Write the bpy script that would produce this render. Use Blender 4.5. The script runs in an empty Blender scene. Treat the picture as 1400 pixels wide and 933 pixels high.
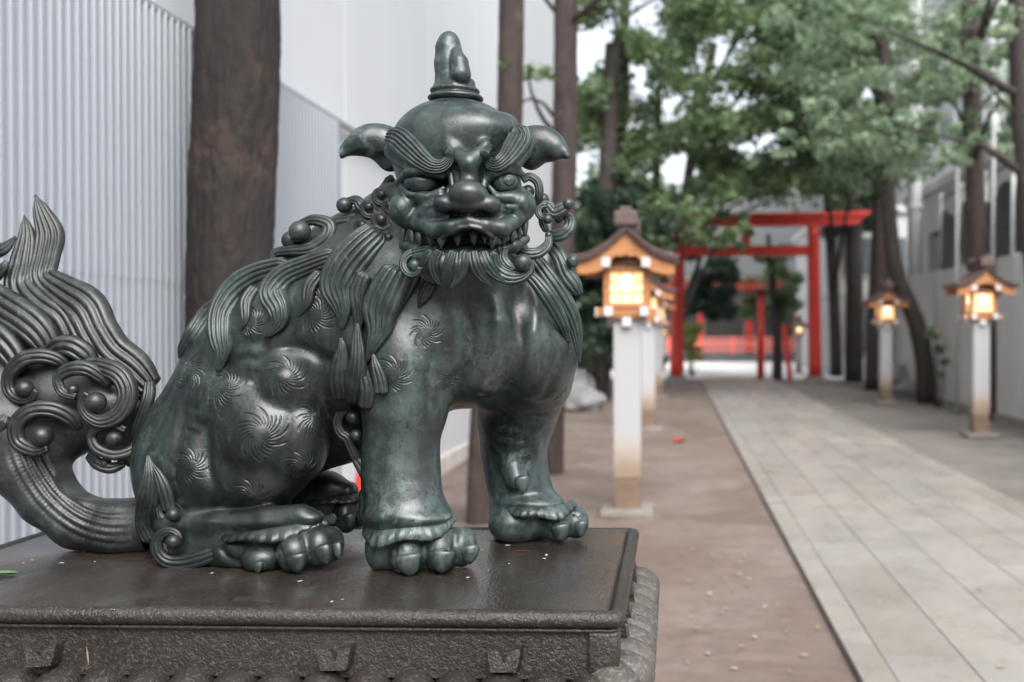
import bpy, bmesh, math, random, os
import numpy as np
from mathutils import Vector, Matrix
from mathutils.bvhtree import BVHTree

random.seed(7)
rng = np.random.default_rng(11)
scene = bpy.context.scene
COL = scene.collection
R = math.radians

# ------------------------------------------------------------------ camera frame
# +Y runs along the paved path, ground is z = 0
F = 1370.0                       # focal length in pixels of a 1400 px wide frame
EYE = Vector((0.0, 0.0, 1.45))
CX, CY = 879.0, 466.5            # optical axis: the frame is an off-centre crop
YAW = math.atan((921.0 - CX) / F)       # camera turned left of the path
PITCH = -math.atan(16.5 / F)
fwd = Vector((-math.sin(YAW) * math.cos(PITCH), math.cos(YAW) * math.cos(PITCH), math.sin(PITCH)))
rgt = Vector((math.cos(YAW), math.sin(YAW), 0.0))
upv = rgt.cross(fwd)
M3 = np.array([list(rgt), list(upv), list(fwd)])     # rows
EYE_N = np.array(EYE)


def cam(px, py, d):
    """camera-frame coordinates of a sketch point at distance d"""
    return np.array([(px - CX) * d / F, (466.5 - py) * d / F, d])


def to_world(a):
    return np.asarray(a) @ M3 + EYE_N


def at(px, py, d):
    return Vector(to_world(cam(px, py, d)))


def ground_at(px, py):
    v = to_world(cam(px, py, 1.0)) - EYE_N
    t = -EYE_N[2] / v[2]
    return Vector(EYE_N + v * t)


def gx(px, Y):
    """world X of a column of the sketch at world Y, at eye height"""
    a = math.atan((px - CX) / F) - YAW
    return math.tan(a) * Y


def hz(py, px, Y):
    """world Z for a sketch point at world Y"""
    v = to_world(cam(px, py, 1.0)) - EYE_N
    return EYE_N[2] + v[2] * (Y / v[1])


# ------------------------------------------------------------------ object helpers
def finish(name, me, mat, parent=None, smooth=False):
    o = bpy.data.objects.new(name, me)
    COL.objects.link(o)
    if mat:
        me.materials.append(mat)
    if smooth:
        me.polygons.foreach_set('use_smooth', [True] * len(me.polygons))
    if parent is not None:
        o.parent = parent
    return o


def obj_np(name, verts, faces, mat, parent=None, smooth=False):
    me = bpy.data.meshes.new(name)
    me.from_pydata([tuple(v) for v in verts], [], [tuple(f) for f in faces])
    me.update()
    return finish(name, me, mat, parent, smooth)


def quads_np(name, V, Q, mat, parent=None, smooth=False):
    """fast path: V (n,3) float, Q (m,4) int"""
    me = bpy.data.meshes.new(name)
    n, m = len(V), len(Q)
    me.vertices.add(n)
    me.vertices.foreach_set('co', np.ascontiguousarray(V, dtype=np.float32).ravel())
    me.loops.add(4 * m)
    me.loops.foreach_set('vertex_index', np.ascontiguousarray(Q, dtype=np.int32).ravel())
    me.polygons.add(m)
    me.polygons.foreach_set('loop_start', np.arange(0, 4 * m, 4, dtype=np.int32))
    me.update(calc_edges=True)
    me.validate()
    return finish(name, me, mat, parent, smooth)


def tag(o, label=None, cat=None, group=None, kind=None):
    if label: o['label'] = label
    if cat: o['category'] = cat
    if group: o['group'] = group
    if kind: o['kind'] = kind
    return o


def empty(name, loc=(0, 0, 0), rz=0.0):
    o = bpy.data.objects.new(name, None)
    COL.objects.link(o)
    o.location = loc
    o.rotation_euler = (0, 0, rz)
    o.empty_display_size = 0.1
    return o


def copy_tree(o, parent=None):
    c = o.copy()
    COL.objects.link(c)
    if parent is not None:
        c.parent = parent
    for ch in list(o.children):
        copy_tree(ch, c)
    return c


class MB:
    """collects simple solids and links them as one mesh"""
    def __init__(self):
        self.bm = bmesh.new()

    def box(self, c, s, rz=0.0, bev=0.0, rot=None):
        m = Matrix.Translation(Vector(c)) @ (rot.to_4x4() if rot else Matrix.Rotation(rz, 4, 'Z')) @ Matrix.Diagonal((s[0], s[1], s[2], 1))
        r = bmesh.ops.create_cube(self.bm, size=1.0, matrix=m)
        if bev > 0:
            es = list({e for v in r['verts'] for e in v.link_edges})
            bmesh.ops.bevel(self.bm, geom=es, offset=bev, segments=2, affect='EDGES', profile=0.6)
        return self

    def cyl(self, p0, p1, r0, r1=None, n=20, caps=True):
        r1 = r0 if r1 is None else r1
        p0, p1 = Vector(p0), Vector(p1)
        d = p1 - p0
        q = d.to_track_quat('Z', 'Y').to_matrix().to_4x4()
        m = Matrix.Translation((p0 + p1) / 2) @ q
        bmesh.ops.create_cone(self.bm, cap_ends=caps, segments=n, radius1=r0, radius2=r1, depth=d.length, matrix=m)
        return self

    def tube(self, pts, rad, n=12, cap=True):
        """swept tube through points with per-point radii"""
        pts = [Vector(p) for p in pts]
        rings = []
        prev = None
        for i, p in enumerate(pts):
            t = (pts[min(i + 1, len(pts) - 1)] - pts[max(i - 1, 0)]).normalized()
            if prev is None:
                a = Vector((1, 0, 0)) if abs(t.x) < 0.8 else Vector((0, 1, 0))
                s = t.cross(a).normalized()
            else:
                s = (prev - t * prev.dot(t)).normalized()
            prev = s
            b = t.cross(s)
            ring = []
            for k in range(n):
                an = 2 * math.pi * k / n
                rr = rad[i] if not callable(rad) else rad(i, an)
                ring.append(self.bm.verts.new(p + (s * math.cos(an) + b * math.sin(an)) * rr))
            rings.append(ring)
        for a, b in zip(rings, rings[1:]):
            for k in range(n):
                self.bm.faces.new((a[k], a[(k + 1) % n], b[(k + 1) % n], b[k]))
        if cap:
            self.bm.faces.new(rings[0][::-1])
            self.bm.faces.new(rings[-1])
        return self

    def prism(self, prof, axis_from, axis_to, to3):
        """profile polygon extruded between two values; to3(u,v,w)->xyz"""
        a = [self.bm.verts.new(to3(u, v, axis_from)) for u, v in prof]
        b = [self.bm.verts.new(to3(u, v, axis_to)) for u, v in prof]
        n = len(prof)
        for k in range(n):
            self.bm.faces.new((a[k], a[(k + 1) % n], b[(k + 1) % n], b[k]))
        self.bm.faces.new(a[::-1])
        self.bm.faces.new(b)
        return self

    def ball(self, c, s, u=20, v=14, rot=None):
        m = Matrix.Translation(Vector(c)) @ (rot.to_4x4() if rot else Matrix.Identity(4)) @ Matrix.Diagonal((s[0], s[1], s[2], 1))
        bmesh.ops.create_uvsphere(self.bm, u_segments=u, v_segments=v, radius=1.0, matrix=m)
        return self

    def build(self, name, mat, parent=None, smooth=False, fixn=True):
        if fixn:
            bmesh.ops.recalc_face_normals(self.bm, faces=self.bm.faces[:])
        me = bpy.data.meshes.new(name)
        self.bm.to_mesh(me)
        self.bm.free()
        o = finish(name, me, mat, parent, smooth)
        return o


def catmull(P, n):
    """resample rows of P (k,c) to n samples through a Catmull-Rom spline"""
    P = np.asarray(P, float)
    k = len(P)
    if k == 2:
        t = np.linspace(0, 1, n)[:, None]
        return P[0] * (1 - t) + P[1] * t
    E = np.vstack([2 * P[0] - P[1], P, 2 * P[-1] - P[-2]])
    # parametrise by length so samples are even
    seg = np.linalg.norm(np.diff(P[:, :3], axis=0), axis=1) + 1e-9
    cum = np.concatenate([[0], np.cumsum(seg)])
    ts = np.linspace(0, cum[-1], n)
    i = np.clip(np.searchsorted(cum, ts, side='right') - 1, 0, k - 2)
    t = ((ts - cum[i]) / seg[i])[:, None]
    a, b, c, d = E[i], E[i + 1], E[i + 2], E[i + 3]
    return 0.5 * ((2 * b) + (c - a) * t + (2 * a - 5 * b + 4 * c - d) * t * t + (3 * b - a - 3 * c + d) * t ** 3)


# ------------------------------------------------------------------ materials
class NT:
    def __init__(self, name):
        self.m = bpy.data.materials.new(name)
        self.m.use_nodes = True
        self.t = self.m.node_tree
        self.n = self.t.nodes
        self.b = self.n['Principled BSDF']
        self.out = self.n['Material Output']
        self._tc = None

    def new(self, ty, **kw):
        n = self.n.new(ty)
        for k, v in kw.items():
            setattr(n, k, v)
        return n

    def link(self, a, b):
        self.t.links.new(a, b)

    @property
    def oc(self):
        if self._tc is None:
            self._tc = self.new('ShaderNodeTexCoord')
        return self._tc.outputs['Object']

    def mapped(self, scale=(1, 1, 1), rot=(0, 0, 0), src=None):
        mp = self.new('ShaderNodeMapping')
        mp.inputs['Scale'].default_value = scale
        mp.inputs['Rotation'].default_value = rot
        self.link(src or self.oc, mp.inputs['Vector'])
        return mp.outputs[0]

    def noise(self, scale, detail=4, rough=0.55, vec=None, dist=0.0):
        n = self.new('ShaderNodeTexNoise')
        n.inputs['Scale'].default_value = scale
        n.inputs['Detail'].default_value = detail
        n.inputs['Roughness'].default_value = rough
        n.inputs['Distortion'].default_value = dist
        self.link(vec or self.oc, n.inputs['Vector'])
        return n.outputs['Fac']

    def voro(self, scale, feature='F1', vec=None, rnd=1.0):
        n = self.new('ShaderNodeTexVoronoi', feature=feature)
        n.inputs['Scale'].default_value = scale
        n.inputs['Randomness'].default_value = rnd
        self.link(vec or self.oc, n.inputs['Vector'])
        return n

    def ramp(self, fac, stops, interp='LINEAR'):
        n = self.new('ShaderNodeValToRGB')
        cr = n.color_ramp
        cr.interpolation = interp
        while len(cr.elements) < len(stops):
            cr.elements.new(0.5)
        for e, (p, c) in zip(cr.elements, stops):
            e.position = p
            e.color = (c, c, c, 1) if isinstance(c, (int, float)) else (*c, 1)
        self.link(fac, n.inputs[0])
        return n.outputs[0]

    def mix(self, fac, a, b, mode='MIX'):
        n = self.new('ShaderNodeMix', data_type='RGBA', blend_type=mode)
        for s, v in ((n.inputs[0], fac), (n.inputs[6], a), (n.inputs[7], b)):
            if isinstance(v, bpy.types.NodeSocket):
                self.link(v, s)
            elif isinstance(v, (int, float)):
                s.default_value = v if s == n.inputs[0] else (v, v, v, 1)
            else:
                s.default_value = (*v, 1)
        return n.outputs[2]

    def math(self, op, a, b=0.0, clamp=False):
        n = self.new('ShaderNodeMath', operation=op, use_clamp=clamp)
        for s, v in ((n.inputs[0], a), (n.inputs[1], b)):
            if isinstance(v, bpy.types.NodeSocket):
                self.link(v, s)
            else:
                s.default_value = v
        return n.outputs[0]

    def bump(self, h, strength=0.3, dist=0.01, normal=None):
        n = self.new('ShaderNodeBump')
        n.inputs['Strength'].default_value = strength
        n.inputs['Distance'].default_value = dist
        self.link(h, n.inputs['Height'])
        if normal is not None:
            self.link(normal, n.inputs['Normal'])
        return n.outputs[0]

    def set(self, color=None, rough=None, metal=None, normal=None, **kw):
        for key, v in (('Base Color', color), ('Roughness', rough), ('Metallic', metal), ('Normal', normal)):
            if v is None:
                continue
            s = self.b.inputs[key]
            if isinstance(v, bpy.types.NodeSocket):
                self.link(v, s)
            elif key == 'Base Color':
                s.default_value = (*v, 1)
            else:
                s.default_value = v
        for k, v in kw.items():
            s = self.b.inputs[k.replace('_', ' ')]
            if isinstance(v, bpy.types.NodeSocket):
                self.link(v, s)
            else:
                s.default_value = v
        return self.m


MAT = {}


def mat_simple(name, col, rough=0.6, var=0.15, nscale=6.0, bump=0.15, bscale=40.0, bd=0.004, metal=0.0, stretch=(1, 1, 1), **kw):
    m = NT(name)
    v = m.mapped(stretch)
    n = m.noise(nscale, 5, 0.6, v)
    lo = tuple(c * (1 - var) for c in col)
    hi = tuple(min(1, c * (1 + var)) for c in col)
    c = m.ramp(n, [(0.3, lo), (0.7, hi)])
    h = m.noise(bscale, 4, 0.6, v)
    r = m.ramp(m.noise(nscale * 2.3, 3), [(0.3, max(0.02, rough - 0.1)), (0.7, min(1, rough + 0.1))])
    MAT[name] = m.set(c, r, metal, m.bump(h, bump, bd), **kw)
    return MAT[name]
# ------------------------------------------------------------------ sculpting with a distance field
class Field:
    """signed distance grid in camera-frame metres"""
    def __init__(self, lo, hi, h):
        self.lo = np.array(lo, float)
        self.h = h
        n = np.ceil((np.array(hi) - self.lo) / h).astype(int) + 1
        self.n = n
        self.F = np.full(n, 0.5, np.float32)
        self.ax = [(self.lo[i] + h * np.arange(n[i])).astype(np.float32) for i in range(3)]

    def block(self, lo, hi):
        a = np.clip(np.floor((np.array(lo) - self.lo) / self.h).astype(int), 0, self.n)
        b = np.clip(np.ceil((np.array(hi) - self.lo) / self.h).astype(int) + 1, 0, self.n)
        if np.any(b <= a):
            return None
        sl = tuple(slice(a[i], b[i]) for i in range(3))
        X = self.ax[0][sl[0]][:, None, None]
        Y = self.ax[1][sl[1]][None, :, None]
        Z = self.ax[2][sl[2]][None, None, :]
        return sl, X, Y, Z

    def union(self, sl, d, k):
        f = self.F[sl]
        if k > 0:
            h = np.maximum(k - np.abs(f - d), 0) / k
            self.F[sl] = np.minimum(f, d) - h * h * k * 0.25
        else:
            self.F[sl] = np.minimum(f, d)

    def cut(self, sl, d, k):
        f = self.F[sl]
        d = -d
        if k > 0:
            h = np.maximum(k - np.abs(f - d), 0) / k
            self.F[sl] = np.maximum(f, d) + h * h * k * 0.25
        else:
            self.F[sl] = np.maximum(f, d)

    def ell(self, c, r, k=0.01, rot=None, cut=False):
        c = np.asarray(c, float); r = np.asarray(r, float)
        m = r.max() + k + 0.02
        b = self.block(c - m, c + m)
        if b is None: return self
        sl, X, Y, Z = b
        x, y, z = X - c[0], Y - c[1], Z - c[2]
        if rot is not None:       # rotation about the viewing axis, then tilt
            ca, sa = math.cos(rot), math.sin(rot)
            x, y = x * ca + y * sa, -x * sa + y * ca
        k0 = np.sqrt((x / r[0]) ** 2 + (y / r[1]) ** 2 + (z / r[2]) ** 2)
        k1 = np.sqrt((x / r[0] ** 2) ** 2 + (y / r[1] ** 2) ** 2 + (z / r[2] ** 2) ** 2) + 1e-6
        d = (k0 * (k0 - 1) / k1).astype(np.float32)
        (self.cut if cut else self.union)(sl, d, k)
        return self

    def cap(self, a, b_, ra, rb, k=0.01, cut=False):
        a = np.asarray(a, float); b_ = np.asarray(b_, float)
        m = max(ra, rb) + k + 0.02
        bl = self.block(np.minimum(a, b_) - m, np.maximum(a, b_) + m)
        if bl is None: return self
        sl, X, Y, Z = bl
        v = b_ - a
        L2 = (v * v).sum() + 1e-12
        t = ((X - a[0]) * v[0] + (Y - a[1]) * v[1] + (Z - a[2]) * v[2]) / L2
        t = np.clip(t, 0, 1)
        d = np.sqrt((X - a[0] - t * v[0]) ** 2 + (Y - a[1] - t * v[1]) ** 2 + (Z - a[2] - t * v[2]) ** 2) - (ra + (rb - ra) * t)
        (self.cut if cut else self.union)(sl, d.astype(np.float32), k)
        return self

    # ---- sketch-space versions: x, y in sketch px, d metres, radii px
    def E(self, px, py, d, rx, ry, rz, k=8, rot=None, cut=False):
        s = d / F
        return self.ell(cam(px, py, d), (rx * s, ry * s, rz * s), k * s, rot, cut)

    def C(self, pts, k=8, cut=False):
        for p, q in zip(pts, pts[1:]):
            self.cap(cam(*p[:3]), cam(*q[:3]), p[3] * p[2] / F, q[3] * q[2] / F, k * p[2] / F, cut)
        return self

    def floor(self, z):
        """trim everything under a world height"""
        X = self.ax[0][:, None, None]; Y = self.ax[1][None, :, None]; Z = self.ax[2][None, None, :]
        wz = X * M3[0][2] + Y * M3[1][2] + Z * M3[2][2] + EYE_N[2]
        self.F = np.maximum(self.F, (z - wz).astype(np.float32))
        return self

    def mesh(self):
        f = self.F
        h = self.h
        S = f < 0
        nx, ny, nz = f.shape
        cnt = np.zeros((nx - 1, ny - 1, nz - 1), np.uint8)
        for i in (0, 1):
            for j in (0, 1):
                for k in (0, 1):
                    cnt += S[i:nx - 1 + i, j:ny - 1 + j, k:nz - 1 + k]
        act = (cnt > 0) & (cnt < 8)
        I = np.argwhere(act)
        pos = np.zeros((len(I), 3)); num = np.zeros(len(I))
        corners = [(i, j, k) for i in (0, 1) for j in (0, 1) for k in (0, 1)]
        vals = {c: f[I[:, 0] + c[0], I[:, 1] + c[1], I[:, 2] + c[2]] for c in corners}
        for a in corners:
            for ax in range(3):
                if a[ax] == 0:
                    b = list(a); b[ax] = 1; b = tuple(b)
                    fa, fb = vals[a], vals[b]
                    cr = (fa < 0) != (fb < 0)
                    t = np.where(cr, fa / np.where(cr, fa - fb, 1), 0)
                    p = np.tile(np.array(a, float), (len(I), 1))
                    p[:, ax] = t
                    pos += p * cr[:, None]
                    num += cr
        pos = (pos / num[:, None] + I) * h + self.lo
        vid = np.full(act.shape, -1, np.int32)
        vid[act] = np.arange(len(I))
        quads = []
        for ax in range(3):
            A = [slice(None)] * 3; B = [slice(None)] * 3
            A[ax] = slice(0, -1); B[ax] = slice(1, None)
            sa, sb = S[tuple(A)], S[tuple(B)]
            E = np.argwhere(sa != sb)
            o1, o2 = (ax + 1) % 3, (ax + 2) % 3
            ok = (E[:, o1] > 0) & (E[:, o2] > 0) & (E[:, o1] < vid.shape[o1]) & (E[:, o2] < vid.shape[o2])
            E = E[ok]
            def v(d1, d2):
                Q = E.copy(); Q[:, o1] -= d1; Q[:, o2] -= d2
                return vid[Q[:, 0], Q[:, 1], Q[:, 2]]
            q = np.stack([v(1, 1), v(0, 1), v(0, 0), v(1, 0)], 1)
            flip = ~sa[E[:, 0], E[:, 1], E[:, 2]]
            q[flip] = q[flip][:, ::-1]
            quads.append(q)
        Q = np.vstack(quads)
        Q = Q[(Q >= 0).all(1)]
        # the camera frame is right-handed as (right, up, -forward): flip winding for the world
        return pos, Q[:, ::-1]


def smooth_pts(P, Q, it=2, lam=0.5):
    n = len(P)
    e = np.vstack([Q[:, [0, 1]], Q[:, [1, 2]], Q[:, [2, 3]], Q[:, [3, 0]]])
    for _ in range(it):
        acc = np.zeros_like(P); c = np.zeros(n)
        for a, b in ((0, 1), (1, 0)):
            for ch in range(3):
                acc[:, ch] += np.bincount(e[:, a], P[e[:, b], ch], n)
            c += np.bincount(e[:, a], minlength=n)
        P = P + lam * (acc / np.maximum(c, 1)[:, None] - P)
    return P


# ------------------------------------------------------------------ ridged ribbons (hair locks, flames, brows)
def ribbon(path, ridges=5, thick=0.45, depth=0.22, n=48, hint=(0, 0, -1), per=7, back=0.5, lumps=None):
    """path rows: px, py, d, half-width px. returns V (camera frame), faces"""
    rows = np.array([[*cam(p[0], p[1], p[2]), p[3] * p[2] / F] for p in path])
    S = catmull(rows, n)
    C, W = S[:, :3], np.maximum(S[:, 3], 0.0004)
    tt = np.linspace(0, 1, n)
    W = W * np.clip(tt / 0.05, 0.25, 1) ** 0.5
    T = np.gradient(C, axis=0)
    T /= np.linalg.norm(T, axis=1)[:, None] + 1e-12
    H = np.array(hint, float)
    side = np.cross(T, H)
    side /= np.linalg.norm(side, axis=1)[:, None] + 1e-9
    N = np.cross(side, T)
    m = ridges * per
    u = np.linspace(-1, 1, m + 1)
    prof = np.sqrt(np.maximum(1 - u * u, 0))
    rid = np.abs(np.sin(np.pi * ridges * (u + 1) / 2)) ** 0.6
    top = prof ** 0.8 * (1 - depth * (1 - rid))
    ub = np.linspace(1, -1, 8)[1:-1]
    bot = -back * np.sqrt(1 - ub * ub)
    U = np.concatenate([u, ub]); Zp = np.concatenate([top, bot])
    K = len(U)
    V = C[:, None, :] + side[:, None, :] * (U[None, :, None] * W[:, None, None]) \
        + N[:, None, :] * (Zp[None, :, None] * (W * thick)[:, None, None])
    V = V.reshape(-1, 3)
    faces = []
    for i in range(n - 1):
        a = i * K; b = a + K
        for j in range(K):
            k2 = (j + 1) % K
            faces.append((a + j, a + k2, b + k2, b + j))
    faces.append(tuple(range(K))[::-1])
    faces.append(tuple(range((n - 1) * K, n * K)))
    return V, faces


def ball_geo(px, py, d, r, rz=None, u=22, v=14):
    c = cam(px, py, d); s = d / F
    rz = r if rz is None else rz
    V = []; Fc = []
    for i in range(v + 1):
        th = math.pi * i / v
        for j in range(u):
            ph = 2 * math.pi * j / u
            V.append(c + np.array([r * s * math.sin(th) * math.cos(ph), r * s * math.cos(th), rz * s * math.sin(th) * math.sin(ph)]))
    for i in range(v):
        for j in range(u):
            a = i * u + j; b = i * u + (j + 1) % u
            Fc.append((a, b, b + u, a + u))
    return np.array(V), Fc


def merge(parts):
    VV, FF, o = [], [], 0
    for V, Fc in parts:
        VV.append(V); FF += [tuple(i + o for i in f) for f in Fc]
        o += len(V)
    return np.vstack(VV), FF


def sculpt_obj(name, geo, mat, parent, smooth=True, origin=None):
    """camera-frame geometry to a world mesh parented (identity) to the thing"""
    V, Fc = geo
    W = to_world(V)
    if parent is not None:
        W = W - np.array(root_of(parent).location)
    me = bpy.data.meshes.new(name)
    me.from_pydata(W.tolist(), [], Fc)
    me.update()
    bm = bmesh.new(); bm.from_mesh(me)
    bmesh.ops.remove_doubles(bm, verts=bm.verts[:], dist=1e-5)
    bmesh.ops.recalc_face_normals(bm, faces=bm.faces[:])
    bm.to_mesh(me); bm.free()
    return finish(name, me, mat, parent, smooth)


def root_of(o):
    while o.parent is not None:
        o = o.parent
    return o


def vnormals(P, Qd):
    a = P[Qd[:, 2]] - P[Qd[:, 0]]; b = P[Qd[:, 3]] - P[Qd[:, 1]]
    fn = np.cross(a, b)
    N = np.zeros_like(P)
    for c in range(4):
        for ch in range(3):
            N[:, ch] += np.bincount(Qd[:, c], fn[:, ch], len(P))
    return N / (np.linalg.norm(N, axis=1)[:, None] + 1e-12)


def work_surface(P, Qd, strokes):
    """model muscle furrows (+mm in) and tendons (-mm) along strokes given in sketch px; rows of a stroke: px, py"""
    N = vnormals(P, Qd)
    # find the sign that points outwards
    c = P.mean(axis=0)
    view = P / np.linalg.norm(P, axis=1)[:, None]
    nearest = np.argmin(P[:, 2])
    if (N[nearest] @ view[nearest]) > 0:
        N = -N
    facing = np.clip(-(N * view).sum(axis=1) * 2.0, 0, 1)
    px = CX + P[:, 0] / P[:, 2] * F
    py = 466.5 - P[:, 1] / P[:, 2] * F
    D = np.zeros(len(P))
    for pts, sig, dep in strokes:
        S = catmull(np.array([[p[0], p[1], 0.0] for p in pts]), 40)[:, :2]
        lo, hi = S.min(axis=0) - 4 * sig, S.max(axis=0) + 4 * sig
        idx = np.where((px > lo[0]) & (px < hi[0]) & (py > lo[1]) & (py < hi[1]) & (facing > 0))[0]
        if len(idx) == 0: continue
        d = np.full(len(idx), 1e9); tt = np.zeros(len(idx))
        for i, q in enumerate(S):
            e = np.hypot(px[idx] - q[0], py[idx] - q[1])
            m = e < d
            d[m] = e[m]; tt[m] = i / 39
        w = np.exp(-(d / sig) ** 2) * np.clip(np.minimum(tt, 1 - tt) * 5 + 0.15, 0, 1)
        D[idx] -= w * dep * 0.001 * facing[idx]
    return P + N * D[:, None]
# ------------------------------------------------------------------ materials of the place
def make_mats():
    # dark weathered plinth stone
    m = NT('plinth_stone')
    n1 = m.noise(3.0, 6, 0.6); n2 = m.noise(150.0, 2, 0.6); n3 = m.noise(9.0, 5, 0.6)
    c = m.ramp(n1, [(0.3, (0.018, 0.016, 0.014)), (0.7, (0.042, 0.034, 0.029))])
    c = m.mix(m.ramp(n2, [(0.54, 0.0), (0.68, 0.45)]), c, (0.12, 0.10, 0.088))
    c = m.mix(m.ramp(m.noise(210.0, 2, 0.6), [(0.34, 0.6), (0.46, 0.0)]), c, (0.014, 0.012, 0.010))
    c = m.mix(m.ramp(n3, [(0.58, 0.0), (0.72, 0.7)]), c, (0.040, 0.045, 0.032))
    r = m.ramp(m.noise(5.0, 4, 0.6), [(0.35, 0.22), (0.65, 0.50)])
    b = m.bump(n2, 0.6, 0.003)
    b = m.bump(m.noise(300.0, 3, 0.7), 0.7, 0.002, b)
    b = m.bump(m.noise(22.0, 4, 0.6), 0.5, 0.008, b)
    MAT['plinth_stone'] = m.set(c, r, 0.0, b)
    m = NT('petal_stone_lit')  # plinth stone painted paler: path light on right-hand petals put in the colour
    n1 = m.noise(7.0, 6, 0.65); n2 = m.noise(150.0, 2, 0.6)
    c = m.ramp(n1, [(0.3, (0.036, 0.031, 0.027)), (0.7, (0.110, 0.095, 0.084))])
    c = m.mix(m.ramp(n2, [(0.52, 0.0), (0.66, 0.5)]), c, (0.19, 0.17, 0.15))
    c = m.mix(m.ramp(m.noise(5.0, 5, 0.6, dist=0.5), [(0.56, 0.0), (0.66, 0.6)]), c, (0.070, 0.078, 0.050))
    MAT['petal_stone_lit'] = m.set(c, 0.55, 0.0, m.bump(n2, 0.7, 0.003))
    # wet top slab
    m = NT('plinth_top_stone')
    n1 = m.noise(4.0, 6, 0.6, dist=0.5); n2 = m.noise(170.0, 2, 0.6)
    c = m.ramp(n1, [(0.3, (0.022, 0.018, 0.015)), (0.7, (0.050, 0.038, 0.031))])
    c = m.mix(m.ramp(n2, [(0.58, 0.0), (0.72, 0.6)]), c, (0.16, 0.14, 0.12))
    c = m.mix(m.ramp(m.noise(2.2, 6, 0.65, dist=0.9), [(0.45, 0.0), (0.62, 0.7)]), c, (0.018, 0.016, 0.015))
    c = m.mix(m.ramp(m.noise(7.0, 5, 0.6, dist=0.4), [(0.60, 0.0), (0.70, 0.7)]), c, (0.060, 0.066, 0.045))
    wet = m.noise(3.2, 4, 0.6, dist=0.7)
    r = m.ramp(wet, [(0.42, 0.13), (0.60, 0.42)])
    b = m.bump(n2, 0.7, 0.0022)
    b = m.bump(m.noise(12.0, 3, 0.5), 0.15, 0.004, b)
    MAT['plinth_top_stone'] = m.set(c, r, 0.0, b, Coat_Weight=0.25, Coat_Roughness=0.15)
    # bare wet earth
    m = NT('earth')
    n1 = m.noise(0.9, 8, 0.62, dist=0.6); n2 = m.noise(7.0, 6, 0.65); n3 = m.noise(60.0, 4, 0.7)
    c = m.ramp(n1, [(0.30, (0.130, 0.094, 0.077)), (0.55, (0.190, 0.148, 0.127)), (0.75, (0.255, 0.208, 0.184))])
    c = m.mix(m.ramp(n2, [(0.36, 0.4), (0.56, 0.0)]), c, (0.095, 0.070, 0.056))
    c = m.mix(m.ramp(m.noise(0.55, 5, 0.6, dist=1.2), [(0.50, 0.0), (0.60, 0.55)]), c, (0.105, 0.072, 0.055))
    c = m.mix(m.ramp(n3, [(0.62, 0.0), (0.75, 0.5)]), c, (0.33, 0.27, 0.22))
    r = m.ramp(n1, [(0.35, 0.9), (0.75, 0.45)])
    b = m.bump(n2, 0.5, 0.03); b = m.bump(n3, 0.4, 0.008, b)
    MAT['earth'] = m.set(c, r, 0.0, b)
    # grey gravelly earth
    m = NT('gravel_earth')
    n1 = m.noise(1.3, 8, 0.62); n3 = m.noise(45.0, 5, 0.75)
    c = m.ramp(n1, [(0.3, (0.105, 0.094, 0.083)), (0.7, (0.205, 0.188, 0.170))])
    c = m.mix(m.ramp(n3, [(0.5, 0.0), (0.7, 0.5)]), c, (0.30, 0.275, 0.24))
    b = m.bump(n3, 0.5, 0.012)
    MAT['gravel_earth'] = m.set(c, 0.75, 0.0, b)
    # pale paving
    m = NT('paving')
    n1 = m.noise(0.7, 6, 0.6); n2 = m.noise(12.0, 6, 0.7); n3 = m.noise(140.0, 3, 0.7)
    vc = m.new('ShaderNodeVertexColor', layer_name='tone')
    c = m.ramp(n1, [(0.3, (0.245, 0.228, 0.212)), (0.7, (0.325, 0.305, 0.287))])
    c = m.mix(1.0, c, vc.outputs[0], 'MULTIPLY')
    c = m.mix(m.ramp(n2, [(0.30, 0.35), (0.5, 0.0)]), c, (0.12, 0.10, 0.085))
    c = m.mix(m.ramp(n3, [(0.5, 0.0), (0.8, 0.35)]), c, (0.42, 0.40, 0.37))
    r = m.ramp(m.noise(2.5, 4, 0.6), [(0.35, 0.24), (0.65, 0.50)])
    MAT['paving'] = m.set(c, r, 0.0, m.bump(n3, 0.25, 0.003))
    mat_simple('joint_dirt', (0.17, 0.155, 0.14), 0.9)
    mat_simple('plaza_concrete', (0.72, 0.71, 0.69), 0.7, 0.06, 1.0)
    # white walls and metal fence
    m = NT('white_wall')
    c = m.ramp(m.noise(0.35, 5, 0.55, m.mapped((1, 1, 0.4))), [(0.3, (0.56, 0.585, 0.62)), (0.7, (0.64, 0.66, 0.69))])
    st = m.ramp(m.noise(2.5, 5, 0.7, m.mapped((4, 4, 0.15))), [(0.55, 0.0), (0.8, 0.22)])
    c = m.mix(st, c, (0.44, 0.455, 0.47))
    MAT['white_wall'] = m.set(c, 0.55, 0.0, m.bump(m.noise(30, 3), 0.05, 0.003))
    m = NT('white_skirting')
    c = m.ramp(m.noise(3.0, 5, 0.6, m.mapped((1, 1, 0.4))), [(0.3, (0.50, 0.45, 0.40)), (0.7, (0.66, 0.63, 0.60))])
    MAT['white_skirting'] = m.set(c, 0.7)
    m = NT('corrugated_metal')
    c = m.ramp(m.noise(0.8, 4, 0.5, m.mapped((1, 1, 0.3))), [(0.3, (0.32, 0.35, 0.395)), (0.7, (0.385, 0.415, 0.46))])
    m.b.inputs['Specular IOR Level'].default_value = 0.9
    MAT['corrugated_metal'] = m.set(c, 0.26, 0.10, m.bump(m.noise(6, 3, 0.5, m.mapped((1, 1, .3))), 0.08, 0.01))
    m = NT('panel_wall')
    c = m.ramp(m.noise(0.6, 5, 0.6, m.mapped((1, 1, 0.35))), [(0.3, (0.42, 0.42, 0.41)), (0.7, (0.56, 0.56, 0.55))])
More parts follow.
